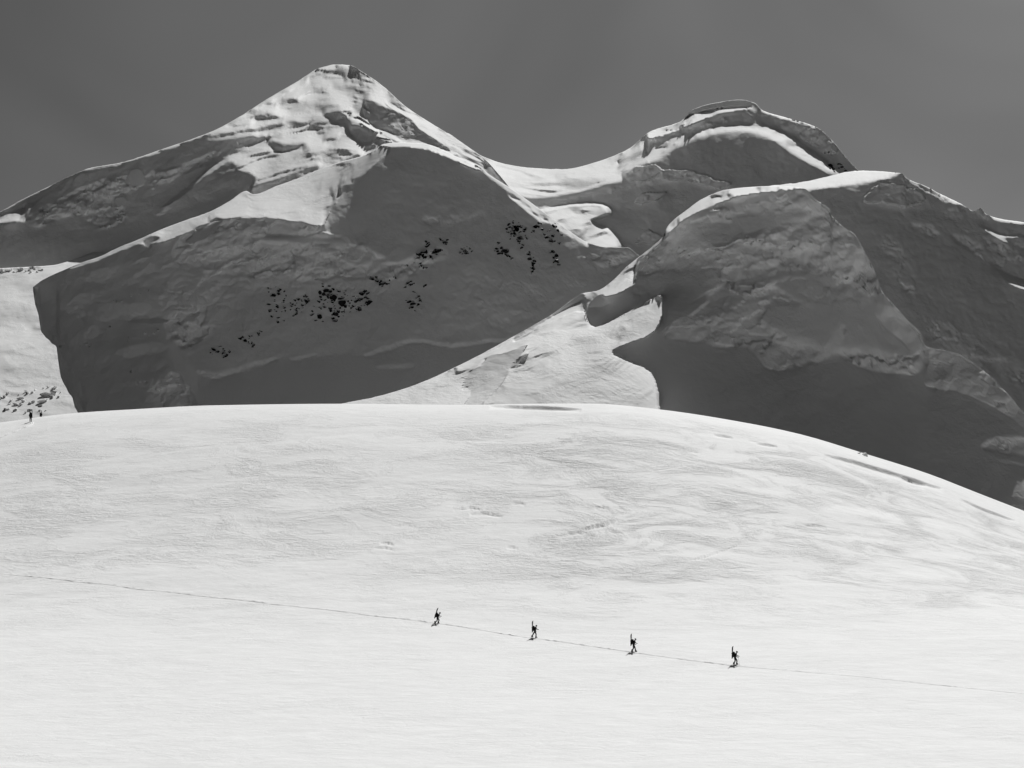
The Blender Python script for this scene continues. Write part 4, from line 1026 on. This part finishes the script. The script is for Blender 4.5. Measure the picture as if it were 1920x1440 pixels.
def climber(loc, yaw, pose, who, scale=1.0):
    """x forward, y left, z up; pose: lean, hip height, knees and feet, arms"""
    lean, hz = pose['lean'], pose['hip']
    def up(x, y, z):                       # the upper body tips forward about the hips
        a = lean; dz = z - 0.92
        return (x + dz * math.sin(a), y, hz + dz * math.cos(a) - x * math.sin(a) * 0.5)
    V = []; Ed = []
    def add(p, r, link_to=None, r2=None):
        if r > 0.04: r *= 1.15; r2 = r2 * 1.1 if r2 else None
        V.append((p[0], p[1], p[2], r, r2 if r2 else r)); i = len(V) - 1
        if link_to is not None: Ed.append((link_to, i))
        return i
    pel = add(up(0, 0, 0.92), 0.145, None, 0.16)
    sp = add(up(0.0, 0, 1.10), 0.135, pel, 0.155)
    ch = add(up(0.02, 0, 1.33), 0.135, sp, 0.185)
    nk = add(up(0.03, 0, 1.49), 0.062, ch)
    h1 = add(up(0.07, 0, 1.575), 0.080, nk); h2 = add(up(0.075, 0, 1.66), 0.098, h1); add(up(0.06, 0, 1.745), 0.060, h2)
    add(up(0.178, 0, 1.625), 0.012, h2)    # nose
    for s, (el, ha) in zip((1, -1), pose['arms']):
        sh = add(up(0.02, s * 0.19, 1.42), 0.078, ch)
        e = add((el[0], s * el[1], el[2]), 0.056, sh)
        w = add((ha[0], s * ha[1], ha[2]), 0.042, e)
        d = (Vector(ha) - Vector(el)).normalized(); d.y *= s
        pm = add((ha[0] + d.x * .07, s * ha[1] + d.y * .07, ha[2] + d.z * .07), 0.038, w)
        for k in range(4):
            o = (k - 1.5) * 0.02
            f1 = add((ha[0] + d.x * .13 + 0.01, s * ha[1] + d.y * .13 + o * 0.3, ha[2] + d.z * .13 - o), 0.010, pm)
            add((ha[0] + d.x * (.16 + .01 * (k in (1, 2))) + 0.005, s * (ha[1] - 0.03) + o * .3, ha[2] + d.z * .16 - o), 0.009, f1)
        add((ha[0] + d.x * .09, s * (ha[1] - 0.05), ha[2] + d.z * .09 + 0.03), 0.011, pm)
    feet = []
    for s, (kn, ft) in zip((1, -1), pose['legs']):
        hp = add((0.0, s * 0.095, hz - 0.06), 0.105, pel)
        k = add((kn[0], s * 0.10, kn[1]), 0.082, hp)
        a = add((ft[0], s * 0.10, ft[1] + 0.09), 0.068, k)
        add((ft[0] + 0.13, s * 0.105, ft[1] + 0.045), 0.045, a)
        feet.append((ft[0], s * 0.10, ft[1]))
    hc = Vector(up(0.07, 0, 1.65))
    def mat_fn(c):
        if (c - hc).length < 0.17 and c.z > hc.z - 0.12: return 2
        return 0 if c.z > hz - 0.02 else 1
    me = skin_body(V, Ed, 0, 'person', mat_fn, [M_CLOTH, M_TROUSER, M_SKIN])
    body = link('person', me)
    body.matrix_world = Matrix.Translation(loc) @ Matrix.Rotation(yaw, 4, 'Z') @ Matrix.Scale(scale, 4)
    mw = body.matrix_world.copy()
    tag(body, who['label'], 'person', who['group'])
    # cap and boots
    bm = bmesh.new(); bmesh.ops.create_uvsphere(bm, u_segments=12, v_segments=8, radius=0.118)
    for v in bm.verts:
        if v.co.z < -0.01: v.co.z = -0.01; v.co.x *= 1.02
    for v in bm.verts:
        if v.co.x > 0.09 and v.co.z < 0.03: v.co.x += 0.06; v.co.z -= 0.01
    cm = bpy.data.meshes.new('cap'); bm.to_mesh(cm); bm.free(); cm.materials.append(M_CLOTH)
    cp = link('cap', cm, body); cp.location = up(0.068, 0, 1.685); cp.rotation_euler = (0, lean, 0)
    for f in feet:
        b = link('boot', box_mesh('boot', M_BOOT, [((f[0] + 0.04, f[1], f[2] - 0.005), 0.165, 0.055), ((f[0] + 0.045, f[1], f[2] + 0.03), 0.16, 0.055), ((f[0] + 0.03, f[1], f[2] + 0.10), 0.12, 0.052), ((f[0], f[1], f[2] + 0.17), 0.075, 0.055), ((f[0] - 0.01, f[1], f[2] + 0.26), 0.07, 0.058)]), body)
    # backpack
    def tip(p): return Vector(up(*p))
    pk = bpy.data.objects.new('backpack', None); COL.objects.link(pk)
    pk.matrix_world = mw @ Matrix.Translation(up(-0.28, 0, 0.98)) @ Matrix.Rotation(lean, 4, 'Y')
    tag(pk, who['pack'], 'backpack', 'packs of the ' + who['group'])
    link('bag', box_mesh('bag', M_PACK, [((0, 0, -0.04), 0.12, 0.15), ((0, 0, 0.04), 0.17, 0.18), ((-0.01, 0, 0.30), 0.18, 0.19), ((0, 0, 0.50), 0.16, 0.18), ((0.01, 0, 0.54), 0.12, 0.14)]), pk)
    link('lid', box_mesh('lid', M_PACK, [((0.0, 0, 0.545), 0.12, 0.15), ((-0.01, 0, 0.58), 0.14, 0.165), ((0, 0, 0.63), 0.11, 0.14)]), pk)
    for s in (-1, 1):
        link('strap', tube_mesh('strap', M_PACK, [(0.12, s * 0.10, 0.46), (0.22, s * 0.12, 0.52), (0.38, s * 0.13, 0.46), (0.42, s * 0.13, 0.34), (0.34, s * 0.15, 0.16), (0.14, s * 0.13, 0.06)], 0.022, 0.5), pk)
    # skis strapped upright to the sides of the pack
    for s in (-1, 1):
        ln = 1.62
        pts = [(0, 0, -0.28), (0.0, 0, -0.2), (0.012, 0, 0.2), (0.012, 0, 0.6), (0.0, 0, 1.0), (0.02, 0, 1.2), (0.06, 0, ln - 0.28)]
        sk = link('ski', tube_mesh('ski', M_SKI, pts, [0.04, 0.075, 0.07, 0.065, 0.075, 0.07, 0.02], 0.6))
        tiltback = who.get('ski_tilt', 0.0)
        sk.matrix_world = pk.matrix_world @ Matrix.Translation((-0.08, s * 0.20, 0.0)) @ Matrix.Rotation(-tiltback, 4, 'Y')
        tag(sk, ('near-side ' if s < 0 else 'far-side ') + who['ski'] if 'walking' not in who['ski'] and 'hidden' not in who['ski'] else ('right-hand ' if s < 0 else 'left-hand ') + who['ski'], 'ski', 'skis of the ' + who['group'])
        bd = link('binding', box_mesh('binding', M_METAL, [((-0.03, 0, 0.32), 0.02, 0.03), ((-0.045, 0, 0.34), 0.03, 0.035), ((-0.045, 0, 0.44), 0.03, 0.035), ((-0.03, 0, 0.47), 0.02, 0.03)]), sk)
    if pose.get('pole'):
        s = -1
        ha = Vector(pose['arms'][1][1]); ha.y *= s
        el = Vector(pose['arms'][1][0]); el.y *= s
        g = ha + (ha - el).normalized() * 0.1
        tp = Vector((g.x + pose['pole'], g.y - 0.03, 0.0))
        po = link('trekking_pole', tube_mesh('trekking_pole', M_METAL, [g + (g - tp) * 0.10, g, g + (tp - g) * 0.6, tp + Vector((0, 0, -0.04))], [0.018, 0.016, 0.011, 0.007]))
        po.matrix_world = mw
        tag(po, who['polelabel'], 'trekking pole', 'poles of the ' + who['group'])
        link('basket', box_mesh('basket', M_BOOT, [(tuple(tp + Vector((0, 0, 0.05))), 0.045, 0.045), (tuple(tp + Vector((0, 0, 0.065))), 0.03, 0.03)]), po)
    return body

ARM_F = ((0.16, 0.26, 1.14), (0.36, 0.20, 1.12))
ARM_B = ((-0.04, 0.27, 1.12), (0.14, 0.24, 0.98))
grp = 'climbers crossing the basin'
poses = [
    dict(lean=0.42, hip=0.80, arms=[((0.22, 0.26, 1.02), (0.42, 0.18, 1.0)), ((0.14, 0.27, 0.98), (0.34, 0.22, 0.92))], legs=[((0.24, 0.46), (0.10, 0.0)), ((0.02, 0.40), (-0.34, 0.05))]),
    dict(lean=0.16, hip=0.90, arms=[ARM_F, ARM_B], legs=[((0.14, 0.48), (0.12, 0.0)), ((-0.22, 0.50), (-0.40, 0.06))]),
    dict(lean=0.22, hip=0.91, arms=[((0.18, 0.26, 1.12), (0.36, 0.18, 1.10)), ((0.06, 0.27, 1.08), (0.26, 0.20, 1.02))], legs=[((0.16, 0.49), (0.26, 0.0)), ((0.02, 0.47), (-0.20, 0.02))]),
    dict(lean=0.24, hip=0.88, arms=[((0.16, 0.27, 1.10), (0.40, 0.20, 1.06)), ((0.14, 0.28, 1.06), (0.36, 0.24, 1.00))], legs=[((0.24, 0.50), (0.22, 0.0)), ((0.06, 0.46), (-0.14, 0.01))], pole=0.22)]
info = [
    ('crouching dark-clad climber bent forward under skis, last of the four on the track', 'dark pack of the crouching climber at the rear of the line', 'dark ski strapped to the pack of the crouching rear climber', 0.12),
    ('dark-clad climber in long stride, second from the left of the four on the track', 'dark pack of the long-striding climber second from left', 'dark ski strapped to the pack of the striding second climber', 0.16),
    ('upright dark-clad climber stepping forward, third from the left on the track', 'dark pack of the third climber from the left', 'dark ski strapped to the pack of the third climber', 0.22),
    ('leading dark-clad climber at the right, holding a pole in front', 'dark pack of the leading climber at the right', 'dark ski strapped to the pack of the leading climber', 0.22)]
for (x, y), ps, inf, yaw in zip([(820, 1169), (1003, 1196), (1188, 1222), (1378, 1246)], poses, info, (-0.2, -0.25, -0.3, -0.35)):
    p = field_point(x, y)
    climber(p + Vector((0, 0, 0.03)), yaw, ps, dict(label=inf[0], pack=inf[1], ski=inf[2], ski_tilt=inf[3], group=grp, polelabel='thin trekking pole held out by the leading climber'), 1.04)
grp2 = 'climbers beyond the dome at left'
p = field_point(57.5, 791)
climber(p + Vector((0, 0, 0.03)), math.radians(115), dict(lean=0.10, hip=0.91, arms=[ARM_B, ARM_F], legs=[((0.10, 0.48), (0.10, 0.0)), ((-0.02, 0.47), (-0.16, 0.0))], pole=0.1),
        dict(label='dark-clad climber walking away with skis on the pack at far left', pack='dark pack of the climber walking away at far left', ski='dark ski on the pack of the climber walking away at far left', ski_tilt=0.05, group=grp2, polelabel='trekking pole of the climber walking away at far left'), 1.28)
# the second one is already past the crest: only the upper body shows
u2 = (77 - CX) / F_PX
for yq in np.arange(360.0, 405.0, 0.25):
    zq = float(field_z(np.array([u2 * yq]), np.array([yq]))[0])
    if CY - F_PX * (zq + 1.78) / yq > 773.0 and yq > 380: break
climber(Vector((u2 * yq, yq, zq + 0.02)), math.radians(95), dict(lean=0.08, hip=0.91, arms=[ARM_B, ARM_B], legs=[((0.08, 0.48), (0.06, 0.0)), ((-0.02, 0.47), (-0.12, 0.0))]),
        dict(label='dark figure half hidden behind the dome crest right of the far left climber', pack='dark pack of the half hidden figure behind the dome crest', ski='dark ski on the pack of the half hidden figure', ski_tilt=0.02, group=grp2), 1.0)
